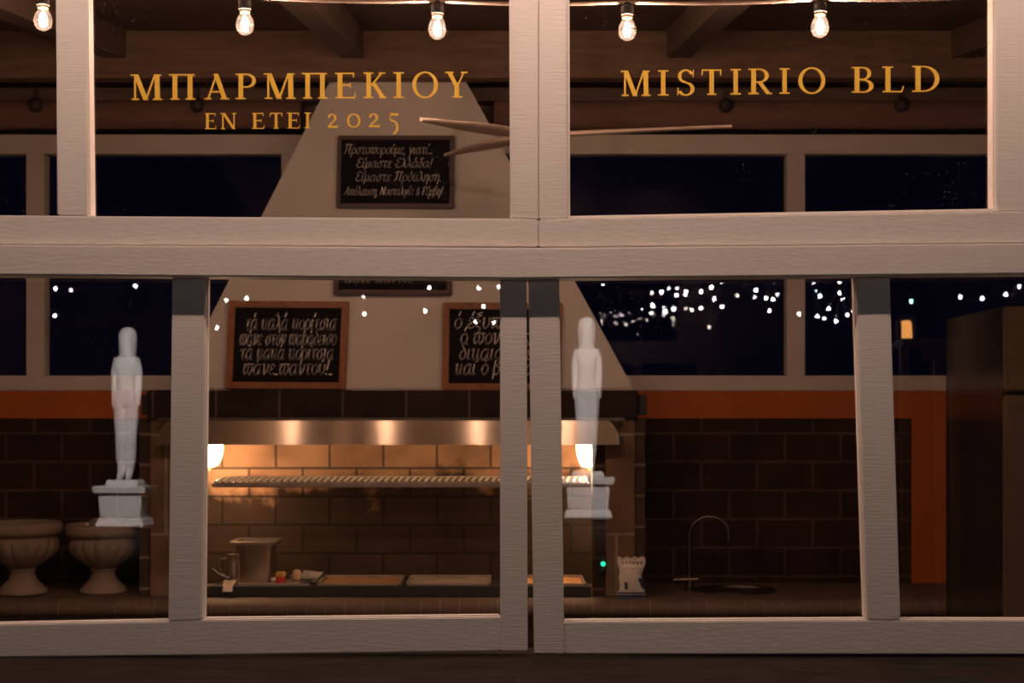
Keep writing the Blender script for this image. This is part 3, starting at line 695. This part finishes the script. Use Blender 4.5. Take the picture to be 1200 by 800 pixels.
# switch box with green light
c = P(706.5, 660, YH+.02)
t = thing('igniter_switch', 'slim dark switch with a glowing green light on the right hearth cheek', 'switch', (c.x, YH+.04, c.z))
MB().box((c.x-.012, YH+.008, c.z-.03), (c.x+.008, YH+.0395, c.z+.03)).build('switch_housing', black_m, t, bevel=.003)
MB().lathe([(.0085, -.001), (.0085, .002), (.006, .006), (.002, .008)], (0, 0, 0), 16).build('green_light', emit('green_led', (.02, 1, .45), 1.6), None, smooth=True)
o = bpy.data.objects['green_light']; o.parent = t; o.rotation_euler = (math.pi/2, 0, 0); o.location = (0, -.033, 0); o['label'] = 'glowing green light'
# tap
ty = YF+.28; bx0 = P(808, 0, ty).x
t = thing('kitchen_tap', 'tall gooseneck steel tap with a bar handle left of the sink', 'tap', (bx0, ty, zcnt))
z_ = lambda py: P(0, py, ty).z
MB().lathe([(.022, 0), (.022, .008), (.014, .014), (.013, .05), (.010, .055)], (bx0, ty, zcnt), 20).build('base', steel_d, t, smooth=True)
sp = [(bx0, ty, zcnt+.05), (bx0, ty, z_(630))]
for k in range(1, 11):
    a = math.pi - k/10*math.pi*.86; r_ = S(23, ty); sp.append((bx0+r_+r_*math.cos(a), ty-.03*k/10, z_(626)+r_*.92*math.sin(a)))
sp.append((sp[-1][0]+.003, ty-.032, sp[-1][2]-.05))
MB().tube(sp, .0075, 12).build('spout', steel_d, t, smooth=True)
MB().tube([P(789, 679, ty-.02), P(818, 678.5, ty-.02)], .0065, 10).build('handle', steel, t, smooth=True)
MB().tube([(bx0, ty, z_(679)), (bx0, ty-.02, z_(679))], .006, 8).build('handle_pin', steel, t)
# sink
sy = YF+.27; sxm = P(862, 0, sy).x
t = thing('sink', 'round steel sink set in the dark counter below the gooseneck tap', 'sink', (sxm, sy, zcnt))
a_, b_ = S(47, sy), .115
m = MB()
rings = [(1.0, 0), (1.0, .006), (.97, .009), (.93, .007), (.92, .0), (.91, -.004)]
k = 48; vs = []
for s_, z in rings:
    for j in range(k):
        an = 2*math.pi*j/k; vs.append((sxm+a_*s_*math.cos(an), sy+b_*s_*math.sin(an), zcnt+.0015+z))
m.add(vs, [(i*k+j, i*k+(j+1) % k, (i+1)*k+(j+1) % k, (i+1)*k+j) for i in range(len(rings)-1) for j in range(k)]); m.build('sink_rim', steel_d, t, smooth=True)
m = MB(); vs = []; rings = [(.91, .001), (.8, .0008), (.3, .0006), (.03, .0005)]
for s_, z in rings:
    for j in range(k):
        an = 2*math.pi*j/k; vs.append((sxm+a_*s_*math.cos(an), sy+b_*s_*math.sin(an), zcnt+.0015+z))
m.add(vs, [(i*k+j, i*k+(j+1) % k, (i+1)*k+(j+1) % k, (i+1)*k+j) for i in range(len(rings)-1) for j in range(k)]); m.build('sink_bowl', mat('dark_basin', (.05, .04, .035), .35, .6), t, smooth=True)
# fridge at the right
fn = 1.21; fx = P(1181, 0, fn).x; fz = P(0, 358, fn).z
t = thing('steel_fridge', 'tall stainless two door fridge with a dark side at the right edge', 'fridge', (fx+.35, fn+.3, 0))
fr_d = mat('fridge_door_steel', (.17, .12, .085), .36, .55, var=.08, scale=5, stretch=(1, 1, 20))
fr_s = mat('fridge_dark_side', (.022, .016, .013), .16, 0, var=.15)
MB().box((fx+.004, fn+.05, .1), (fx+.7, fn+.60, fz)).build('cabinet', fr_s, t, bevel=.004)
zs0, zs1 = P(0, 458, fn).z, P(0, 463, fn).z
dh = mat('fridge_handle_steel', (.6, .55, .5), .3, .9)
for a, b in ((zs0, fz-.002), (.14, zs1)):
    d_ = MB().box((fx, fn, a), (fx+.7, fn+.048, b)).build('door', fr_d, t, bevel=.006)
    MB().box((fx+.05, fn-.03, (a+b)/2-.1), (fx+.07, fn-.012, (a+b)/2+.1)).box((fx+.055, fn-.013, (a+b)/2-.09), (fx+.065, fn+.001, (a+b)/2-.07)).box((fx+.055, fn-.013, (a+b)/2+.07), (fx+.065, fn+.001, (a+b)/2+.09)).build('door_handle', dh, d_, bevel=.003)
for q in ((.05, .1), (.62, .1), (.05, .52), (.62, .52)):
    MB().lathe([(.02, 0), (.024, .004), (.016, .02), (.016, .1)], (fx+q[0], fn+q[1], 0), 14).build('foot', black_m, t, smooth=True)

# ---------------------------------------------------------------- ceiling fan
fd = 1.30; fc = Vector((.057, fd, EYE + .804))
fan = thing('ceiling_fan', 'ceiling fan with three slender pale wooden blades, its hub behind the window stile', 'fan', fc)
TL = math.radians(5)
rotx = Matrix.Rotation(math.radians(-2.35), 4, 'Y') @ Matrix.Rotation(TL, 4, 'X')
for a0 in (-2, 118, 240):
    R_ = .59; m = MB(); n = 22; ring = 12; vs = []
    for i in range(n+1):
        s = i/n; r = .05 + (R_-.05)*s
        w = .022 + .026*math.sin(math.pi*min(1, s*1.15))**1.0*(1-.35*s); w *= (1-max(0, s-.93)/.07*.75) if s > .93 else 1
        thk = .009*(1-.45*s); zz = .006
        pitch = math.radians(12*(1-s)+3)
        for j in range(ring):
            an = 2*math.pi*j/ring; a = math.copysign(abs(math.cos(an))**.8, math.cos(an))*w; b = math.sin(an)*thk
            vs.append((r, a*math.cos(pitch)-b*math.sin(pitch), zz + a*math.sin(pitch)*.6 + b*math.cos(pitch)))
    m.add(vs, [(i*ring+j, i*ring+(j+1) % ring, (i+1)*ring+(j+1) % ring, (i+1)*ring+j) for i in range(n) for j in range(ring)] + [tuple(range(ring)), tuple(n*ring+j for j in range(ring))])
    mt = Matrix.Translation(fc) @ rotx @ Matrix.Rotation(math.radians(a0), 4, 'Z')
    m.v = [mt @ v for v in m.v]
    m.build('fan_blade', bladew, fan, smooth=True)
hubm = MB().lathe([(.02, -.055), (.045, -.045), (.058, -.02), (.06, .02), (.05, .05), (.018, .075)], (0, 0, 0), 28)
hubm.v = [Matrix.Translation(fc) @ rotx @ v for v in hubm.v]; hubm.build('motor_hub', mat('white_fan_metal', (.7, .62, .55), .4), fan, smooth=True)
MB().tube([fc+Vector((0, 0, .06)), (fc.x, fc.y, zc(fd)-.03)], .011, 12).build('down_rod', _m['white_fan_metal'], fan, smooth=True)
MB().lathe([(.02, -.06), (.05, -.045), (.055, 0.0)], (fc.x, fc.y, zc(fd)), 24).build('canopy', _m['white_fan_metal'], fan, smooth=True)

# ---------------------------------------------------------------- bulb strings
def bulb(root, c, u, power, fm, light=True):
    """c: centre of the glass; u: half width"""
    pr = [(.02*u, -1.22*u), (.35*u, -1.18*u), (.68*u, -.98*u), (.9*u, -.65*u), (1.0*u, -.22*u), (.97*u, .2*u), (.82*u, .62*u), (.62*u, .98*u), (.52*u, 1.25*u)]
    g = MB().lathe(pr, c, 28).build('bulb_glass', bulb_g, root, smooth=True)
    f_ = MB()
    for k in range(4):
        a = k*math.pi/2+.5; f_.tube([(c[0]+.20*u*math.cos(a), c[1]+.20*u*math.sin(a), c[2]-.78*u), (c[0]+.30*u*math.cos(a), c[1]+.30*u*math.sin(a), c[2]), (c[0]+.18*u*math.cos(a), c[1]+.18*u*math.sin(a), c[2]+.62*u)], .10*u, 6)
    f_.tube([(c[0], c[1], c[2]-.72*u), (c[0], c[1], c[2]+.6*u)], .16*u, 8)
    f_.build('filament', fm, g, smooth=True)
    MB().lathe([(.50*u, 1.2*u), (.58*u, 1.24*u), (.58*u, 1.5*u), (.5*u, 1.55*u)], c, 20).build('brass_collar', brass, g, smooth=True)
    s = MB().lathe([(.62*u, 1.5*u), (.72*u, 1.58*u), (.72*u, 2.5*u), (.45*u, 2.75*u), (.3*u, 3.0*u)], c, 20).build('socket', rub, g, smooth=True)
    if light: lamp('bulb_light', (c[0], c[1], c[2]-.1*u), power, ROOMC if power == P_BULB else WARM, .011, g)
    return g
yb = .42
st = thing('festoon_string_light', 'string of five clear filament bulbs hanging just inside the upper windows', 'string lights', P(500, 2, yb))
ctrs = [(50.5, 23), (287, 28), (512.5, 33), (735, 34.5), (961, 31)]
u = S(10.6, yb)
anchor = [(-176, 10)] + ctrs + [(1186, 26)]
cab = []
for (ax, ay), (bx_, by) in zip(anchor[:-1], anchor[1:]):
    for k in range(10):
        s = k/10; p = P(ax+(bx_-ax)*s, ay+(by-ay)*s, yb); cab.append((p.x, p.y, p.z + 3.0*u - .006*math.sin(math.pi*s)))
cab.append(tuple(P(1250, 24, yb) + Vector((0, 0, 3*u))))
MB().tube(cab, .0042, 8).build('cable', cable, st, smooth=True)
for px, py in ctrs: bulb(st, P(px, py, yb), u, P_BULB, fil)
# porch string outside, above the facade
pst = thing('porch_string_light', 'string of seven warm filament bulbs hung outside above the windows', 'string lights', (0, -.5, 2.83))
MB().tube([(-2.6+5.2*k/40, -.5, 2.90) for k in range(41)], .0045, 8).build('cable', cable, pst, smooth=True)
for k in range(7): bulb(pst, (-1.5+.5*k, -.5, 2.83), .022, P_PORCH*(1.6 if k == 3 else .95), fil_out)
MB().box((-2.62, -.54, 0), (-2.56, -.46, 3.12)).build('post', wood_d, pst); MB().box((2.56, -.54, 0), (2.62, -.46, 3.12)).build('post', wood_d, pst)

# ---------------------------------------------------------------- gold lettering on the upper panes
def gold_glyph(ch):
    q = []; T, t, sf = .19, .075, .055
    box = lambda x0, y0, x1, y1: q.append([(x0,y0),(x1,y0),(x1,y1),(x0,y1)])
    ser = lambda x0, x1, y: box(x0, y, x1, y+sf)
    dia = lambda x0, y0, x1, y1, w: q.append([(x0-w/2,y0),(x0+w/2,y0),(x1+w/2,y1),(x1-w/2,y1)])
    def arc(cx, cy, rx, ry, a0, a1, wv, wh, n=18):
        for i in range(n):
            a, b = [math.radians(a0+(a1-a0)*k/n) for k in (i, i+1)]
            q.append([(cx+rx*math.cos(a), cy+ry*math.sin(a)), (cx+rx*math.cos(b), cy+ry*math.sin(b)), (cx+(rx-wv)*math.cos(b), cy+(ry-wh)*math.sin(b)), (cx+(rx-wv)*math.cos(a), cy+(ry-wh)*math.sin(a))])
    if ch == 'M':
        w = 1.2; dia(.17, 0, .17, 1, t); dia(.58, 0, .2, 1, T); dia(.58, 0, .93, 1, t); dia(1.02, 0, 1.0, 1, T); ser(.04, .32, 0); ser(0, .28, 1-sf); ser(.84, 1.2, 0); ser(.9, 1.16, 1-sf)
    elif ch == 'Π': w = 1.05; box(.14, 0, .14+T, 1); box(.74, 0, .74+T, 1); box(0, 1-sf, 1.02, 1); ser(.06, .42, 0); ser(.66, 1.05, 0)
    elif ch == 'A': w = 1.0; dia(.14, 0, .5, 1, t); dia(.82, 0, .46, 1, T); box(.26, .27, .68, .27+sf); ser(0, .28, 0); ser(.64, 1.0, 0)
    elif ch in 'PRB':
        w = {'P': .85, 'R': .95, 'B': .86}[ch]; box(.12, 0, .12+T, 1); ser(0, .42 if ch != 'B' else .4, 0); ser(0, .4, 1-sf)
        if ch == 'B': arc(.45, .75, .32, .25, -90, 90, .15, .055); box(.3, .945, .46, 1); box(.3, .5, .46, .55); arc(.45, .26, .41, .265, -90, 90, .17, .055); box(.3, 0, .46, .055); box(.3, .47, .46, .525)
        else: arc(.45, .725, .38, .275, -90, 90, .16, .055); box(.3, .945, .46, 1); box(.3, .45, .46, .505)
        if ch == 'R': dia(.83, 0, .45, .48, T); ser(.72, .97, 0)
    elif ch == 'E': w = .84; box(.12, 0, .12+T, 1); box(.02, 1-sf, .78, 1); box(.02, 0, .8, sf); box(.3, .49, .64, .49+sf); q.append([(.72,1),(.78,1),(.76,.8),(.73,.8)]); q.append([(.75,0),(.80,0),(.84,.22),(.80,.22)]); q.append([(.60,.40),(.64,.40),(.64,.62),(.60,.62)])
    elif ch == 'K': w = .95; box(.12, 0, .12+T, 1); ser(0, .42, 0); ser(0, .42, 1-sf); dia(.3, .46, .78, 1, t*1.2); dia(.84, 0, .42, .58, T); ser(.66, .98, 0); ser(.64, .92, 1-sf)
    elif ch == 'I': w = .46; box(.135, 0, .135+T, 1); ser(0, .46, 0); ser(0, .46, 1-sf)
    elif ch == 'O': w = 1.0; arc(.5, .5, .5, .52, 0, 360, .15, .06, 40)
    elif ch == 'Y': w = .95; box(.4, 0, .4+T, .46); dia(.48, .44, .17, 1, T); dia(.52, .44, .80, 1, t); ser(.3, .72, 0); ser(0, .36, 1-sf); ser(.66, .95, 1-sf)
    elif ch == 'N': w = 1.0; dia(.16, 0, .16, 1, t); dia(.84, 0, .2, 1, T); dia(.84, 0, .84, 1, t); ser(.04, .3, 0); ser(.0, .26, 1-sf); ser(.7, .98, 1-sf)
    elif ch == 'T': w = .86; box(.335, 0, .335+T, 1); box(.02, 1-sf, .84, 1); ser(.24, .62, 0); q.append([(0,.76),(.04,.76),(.09,1),(.02,1)]); q.append([(.80,.76),(.84,.76),(.84,1),(.77,1)])
    elif ch == 'L': w = .8; box(.12, 0, .12+T, 1); ser(0, .42, 1-sf); box(.02, 0, .76, sf); q.append([(.70,0),(.76,0),(.82,.25),(.78,.25)])
    elif ch == 'D': w = 1.0; box(.12, 0, .12+T, 1); ser(0, .35, 1-sf); ser(0, .35, 0); arc(.42, .5, .58, .5, -90, 90, .17, .055, 26); box(.3, 0, .43, sf); box(.3, 1-sf, .43, 1)
    elif ch == 'S': w = .66; arc(.33, .75, .30, .27, 20, 270, .13, .06); arc(.33, .25, .33, .27, -160, 90, .15, .06); q.append([(.58,.72),(.62,.72),(.64,1.0),(.59,1.0)]); q.append([(0,0),(.04,0),(.06,.30),(.02,.30)]); q.append([(.2,.60),(.33,.48),(.45,.40),(.30,.56)])
    elif ch == '2': w = .78; arc(.34, .70, .32, .32, -25, 175, .17, .09); dia(.10, .10, .56, .60, .16); box(.02, 0, .74, .14); q.append([(.68,0),(.74,0),(.78,.26),(.72,.26)])
    elif ch == '0': w = .95; arc(.475, .5, .475, .52, 0, 360, .16, .10, 36)
    elif ch == '5': w = .78; arc(.24, -.02, .50, .56, -75, 100, .17, .12); box(.14, .86, .72, 1.02); dia(.13, .5, .18, 1, .07); q.append([(.72,.86),(.72,1.02),(.76,1.08),(.74,.86)])
    return q, w
def gold_line(parent, name, items, y=-.0312):
    m = MB(); lay = 0
    for ch, x0, x1, yt, yb_ in items:
        q, w = gold_glyph(ch)
        for poly in q:
            lay = (lay+1) % 24
            pp = [P(x0 + (x1-x0)*gx/w, yb_ + (yt-yb_)*gz, y-.00002*lay) for gx, gz in poly]; m.add(pp, [tuple(range(len(pp)))])
    o = m.build(name, gold, parent); return o
def base(items, x0, yt0, yb0, x1, yt1, yb1):
    out = []
    for ch, a, b in items:
        s = ((a+b)/2-x0)/(x1-x0); out.append((ch, a, b, yt0+(yt1-yt0)*s, yb0+(yb1-yb0)*s))
    return out
l1 = base([('M',153,190),('Π',198,229),('A',239.5,268.7),('P',276,300.5),('M',309,346.5),('Π',353.7,384),('E',392,417),('K',426,452.4),('I',461,473.4),('O',483,513.3),('Y',521.5,548)], 153, 87.3, 117.2, 548, 83.8, 114)
gold_line(pl2, 'gold_lettering', l1)
l2 = base([('E',239.5,253.5),('N',258,277.3),('E',294.7,310),('T',316,331),('E',336,351.5),('I',356.5,364.4)], 239, 132.6, 151.3, 365, 131.8, 150.2)
l2 += base([('2',383.6,396.2),('0',406.4,422.6),('2',431.7,445.4),('5',455,467.6)], 383, 133.6, 149.6, 468, 132.8, 148.6)
gold_line(pl2, 'gold_date_lettering', l2)
l3 = base([('M',727.5,762.5),('I',771,783.5),('S',793.5,814),('T',822,846),('I',856,868.4),('R',877,904.5),('I',913.5,925.5),('O',935.5,967.3),('B',998,1023.8),('L',1034,1058.8),('D',1069,1101)], 727, 83, 112.6, 1101, 76.8, 107.3)
gold_line(pr1, 'gold_lettering', l3)

# ---------------------------------------------------------------- the dark courtyard behind the viewer, seen mirrored in the lower panes
CAMP = Vector((0, -D, EYE))
def plane_of(q):
    a, b, c_ = [P(x, y, yp(y)) for x, y in (q[0], q[1], q[3])]
    n_ = (b-a).cross(c_-a).normalized(); return a, n_
PLN = {'l1': plane_of(q_l1), 'l2': plane_of(q_l2), 'r1': plane_of(q_r1), 'r2': plane_of(q_r2)}
def refl(px, py, key, L_):
    a, n_ = PLN[key]; d = (P(px, py, 0) - CAMP).normalized()
    v = CAMP + d * (L_/d.y)                   # virtual image, L_ metres ahead of the camera
    return v - 2*n_*((v-a).dot(n_))
sbuild(MB().box((-9, -16, -.1), (9, -.03, 0)), 'floor_courtyard', mat('dark_paving', (.03, .027, .024), .85, var=.3, scale=3, bump=.3))

def statue_mesh(h):
    """standing archaic figure, arms at the sides: one skinned body"""
    J = [(0,0,.53,.070,.06), (0,0,.60,.064,.055), (0,0,.68,.068,.06), (0,0,.75,.072,.06), (0,0,.80,.056,.05), (0,0,.845,.044,.044), (0,-.003,.90,.052,.058), (0,0,.955,.054,.062), (0,0,.985,.036,.04),
         (.030,0,.48,.050,.058), (.030,.004,.36,.046,.052), (.028,-.004,.27,.040,.044), (.027,.006,.18,.036,.044), (.026,.004,.075,.028,.030), (.027,-.02,.026,.028,.024), (.028,-.07,.018,.022,.016),
         (.066,0,.775,.028,.036), (.076,.006,.69,.022,.030), (.078,.004,.60,.020,.026), (.074,-.008,.52,.018,.022), (.070,-.012,.47,.018,.026)]
    E = [(0,1),(1,2),(2,3),(3,4),(4,5),(5,6),(6,7),(7,8),(0,9),(9,10),(10,11),(11,12),(12,13),(13,14),(14,15),(3,16),(16,17),(17,18),(18,19),(19,20)]
    V = list(J); n0 = len(J); mp = {}
    for i in list(range(9, 21)):
        x, y, z, a, b = J[i]; mp[i] = len(V); V.append((-x, y, z, a, b))
    E2 = E + [(mp.get(a, a), mp.get(b, b)) for a, b in E[8:]]
    me = bpy.data.meshes.new('statue_skeleton'); me.from_pydata([(x*h, y*h, z*h) for x, y, z, a, b in V], E2, [])
    o = bpy.data.objects.new('statue_skeleton', me); col.objects.link(o)
    sk = o.modifiers.new('skin', 'SKIN'); sk.use_smooth_shade = True
    ss = o.modifiers.new('sub', 'SUBSURF'); ss.levels = ss.render_levels = 2
    me.skin_vertices[0].data[0].use_root = True
    for i, (x, y, z, a, b) in enumerate(V): me.skin_vertices[0].data[i].radius = (a*h, b*h)
    dg = bpy.context.evaluated_depsgraph_get(); ev = o.evaluated_get(dg); out = bpy.data.meshes.new_from_object(ev)
    bpy.data.objects.remove(o); out.materials.append(marble)
    for p in out.polygons: p.use_smooth = True
    return out
LS = 7.6
sm = None
def statue(px, key, label, ptop, pbase):
    global sm
    c = refl(px, pbase, key, LS); tp = refl(px, ptop, key, LS); h = tp.z - c.z
    if sm is None: sm = statue_mesh(h)
    t = thing('garden_statue', label, 'statue', (c.x, c.y, 0), 'white statues in the courtyard', (0, 0, math.pi))
    o = bpy.data.objects.new('figure', sm); col.objects.link(o); o.parent = t; o.location = (0, 0, c.z)
    u_ = LS/F
    hair = MB().lathe([(.03*h, .79*h), (.052*h, .81*h), (.056*h, .86*h), (.060*h, .92*h), (.060*h, .965*h), (.046*h, .998*h), (.022*h, 1.012*h), (.003*h, 1.016*h)], (0, .018*h, 0), 20)
    hair.v = [v + Vector((c.x, c.y, c.z)) for v in hair.v]
    for v in hair.v: v.y = c.y - (v.y - c.y) if False else v.y
    hm = hair.build('hair', marble, None, smooth=True); hm.data.transform(Matrix.Translation((-c.x, -c.y, 0))); hm.parent = t
    def blk(w0, w1, z0, z1, name, m_=marble):
        mb = MB().add([(-w0,-w0,z0),(w0,-w0,z0),(w0,w0,z0),(-w0,w0,z0),(-w1,-w1,z1),(w1,-w1,z1),(w1,w1,z1),(-w1,w1,z1)], [(0,3,2,1),(4,5,6,7),(0,1,5,4),(1,2,6,5),(2,3,7,6),(3,0,4,7)])
        o_ = mb.build(name, m_, None, bevel=.006); o_.parent = t; return o_
    z = c.z
    blk(19*u_, 18*u_, z-7*u_, z, 'base_block'); blk(29*u_, 31*u_, z-16*u_, z-7*u_, 'cornice'); blk(23*u_, 25*u_, z-44*u_, z-16*u_, 'pedestal'); blk(28*u_, 25*u_, z-54*u_, z-44*u_, 'plinth')
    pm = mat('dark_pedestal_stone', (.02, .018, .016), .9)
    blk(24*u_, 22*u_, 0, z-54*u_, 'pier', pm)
    l = bpy.data.lights.new('statue_spot', 'SPOT'); l.energy = P_SPOT; l.spot_size = math.radians(36); l.spot_blend = .35; l.color = (1, .88, .84); l.shadow_soft_size = .04
    so = bpy.data.objects.new('statue_spot', l); col.objects.link(so); sp = Vector((c.x*.8, c.y+1.9, 2.7)); so.location = sp
    so.rotation_euler = (Vector((c.x, c.y, z+h*.42)) - sp).to_track_quat('-Z', 'Y').to_euler()
    return t
statue(688, 'r1', 'white standing statue on a pedestal, mirrored in the right lower pane beside the stile', 373, 552)
statue(147, 'l1', 'white standing statue mirrored in the left lower pane above the urns', 385, 562)
# wooden bench and lantern by the far hedge, mirrored in the right lower pane
benchw = mat('bench_wood', (.42, .26, .13), .6, var=.2, scale=6, stretch=(2, 12, 12))
bc = refl(1078, 404, 'r2', 8.6); bu = 8.6/F
t = thing('garden_bench', 'low wooden bench holding a glowing lantern, mirrored in the far right lower pane', 'bench', (bc.x, bc.y, 0))
MB().box((bc.x-30*bu, bc.y-.2, bc.z-.02), (bc.x+34*bu, bc.y+.2, bc.z+.02)).build('seat', benchw, t, bevel=.004)
for q in (-27, 30):
    for w_ in (-.16, .16): MB().box((bc.x+q*bu-.025, bc.y+w_-.025, 0), (bc.x+q*bu+.025, bc.y+w_+.025, bc.z-.02)).build('leg', benchw, t, bevel=.003)
MB().box((bc.x-4*bu, bc.y+.12, bc.z-20*bu), (bc.x+30*bu, bc.y+.15, bc.z-6*bu)).build('apron', benchw, t, bevel=.003)
lc = Vector((bc.x-16*bu, bc.y, bc.z+.02))
t = thing('garden_lantern', 'small glowing amber lantern on the bench, mirrored in the far right lower pane', 'lantern', lc)
MB().box((lc.x-.05, lc.y-.05, lc.z), (lc.x+.05, lc.y+.05, lc.z+.015)).build('lantern_base', black_m, t, bevel=.003)
MB().lathe([(.03, .016), (.036, .03), (.036, .10), (.026, .125)], lc, 16).build('glowing_glass', emit('lantern_glow', (1, .40, .10), 9), t, smooth=True)
for q in ((-1,-1), (1,-1), (1,1), (-1,1)): MB().box((lc.x+q[0]*.044-.004, lc.y+q[1]*.044-.004, lc.z+.012), (lc.x+q[0]*.044+.004, lc.y+q[1]*.044+.004, lc.z+.13)).build('lantern_post', black_m, t)
MB().lathe([(.07, .13), (.066, .14), (.03, .175), (.008, .185)], lc, 4).build('lantern_roof', black_m, t)
# garden fairy lights
fl = [('l1', 'l1', 9.0, [(65,338),(83,340),(159,335),(64,370)], (1, .9, .88)),
      ('l2', 'l2', 9.0, [(250,326),(265,351.5),(289,349.5),(254,384),(426,347.5),(427,368),(503,337),(498,364.5)], (1, .92, .86)),
      ('l2b', 'l2', 9.6, [(561,337.5),(570,331),(567,359),(557,377),(579,378),(585,336)], (1, .9, .8)),
      ('r1', 'r1', 9.0, [(707,332),(764,343),(775.5,342),(783.6,338),(794,338),(804,341.7),(793,346),(803,346),(821.5,341.7),(833.6,336.5),(837,350),(845,330)], (1, .9, .85)),
      ('r1b', 'r1', 9.5, [(764.7,358),(763,366.6),(780,365),(789.7,362),(804,361),(811,363),(822,361),(846.4,359),(864,346),(831,383)], (1, .84, .72)),
      ('r1c', 'r1', 9.0, [(867,328),(875.7,327),(886.5,326.5),(899.5,328),(907,329),(886,340),(884.6,348),(898,349),(906,350.5),(911,345),(901.7,364),(936.8,368)], (1, .9, .84)),
      ('r1d', 'r1', 9.3, [(954,330),(957,341.7),(961,347),(984,343.5),(988,350.5),(984,330),(971,361.6),(958.5,370.7),(966,373),(980,376),(993,369),(999.6,364)], (1, .92, .86)),
      ('r2', 'r2', 9.0, [(1068,353),(1126,347.5),(1151,350),(1179,345),(1194.7,335.5)], (1, .88, .86))]
names = {'l1': 'fairy lights mirrored in the left lower pane above the statue', 'l2': 'fairy lights mirrored across the left chalkboard pane', 'l2b': 'short fairy light strand mirrored over the right chalkboard, by the stile',
         'r1': 'upper fairy light strand mirrored right of the chimney', 'r1b': 'lower drooping fairy light strand mirrored right of the chimney', 'r1c': 'fairy light strand mirrored left of the back mullion, under the transom',
         'r1d': 'fairy light cluster mirrored right of the back mullion', 'r2': 'sparse fairy lights mirrored above the fridge'}
dim = {(764,343), (783.6,338), (804,361), (864,346), (831,383), (966,373), (794,338), (83,340), (426,347.5), (911,345), (884.6,348)}
big = {(833.6,336.5), (837,350), (764.7,358), (906,350.5), (986,349), (503,337), (561,337.5), (984,343.5), (988,350.5), (567,359), (1126,347.5), (901.7,364), (875.7,327)}
for key, pk, L0, pts, cc in fl:
    pos = []
    for i, (px, py) in enumerate(pts): pos.append(refl(px, py, pk, L0 + .25*math.sin(i*2.1)))
    t = thing('fairy_light_string', names[key], 'fairy lights', pos[0], 'fairy lights in the courtyard')
    od = sorted(pos, key=lambda v: v.x); cp = []
    for i, v in enumerate(od):
        w = v + Vector((0, -.015, .02)); cp.append(tuple(w))
        if i < len(od)-1: cp.append(tuple((v+od[i+1])/2 + Vector((0, -.015, -.03))))
    MB().tube(spline([(cp[0][0]-.3, cp[0][1], cp[0][2]+.25)] + cp + [(cp[-1][0]+.3, cp[-1][1], cp[-1][2]+.3)], 4), .003, 6).build('wire', rub, t, smooth=True)
    for (px, py), v in zip(pts, pos):
        s = 6 if (px, py) in dim else 60 if (px, py) in big else 26
        c3 = (.55, .75, 1) if px in (957, 159, 899.5) else (.3, 1, .6) if px == 1068 else cc
        m_ = emit('fairy_glow_%d_%s' % (s, ''.join('%02d' % int(q*10) for q in c3)), c3, s*4)
        r_ = .0105
        MB().lathe([(r_*.1, -r_), (r_*.6, -r_*.8), (r_, 0), (r_*.8, r_*.6), (r_*.3, r_*1.1)], v, 10).build('fairy_bulb', m_, t, smooth=True)
for o in bpy.data.objects:
    if o.type == 'LIGHT': o.data.cycles.max_bounces = 6
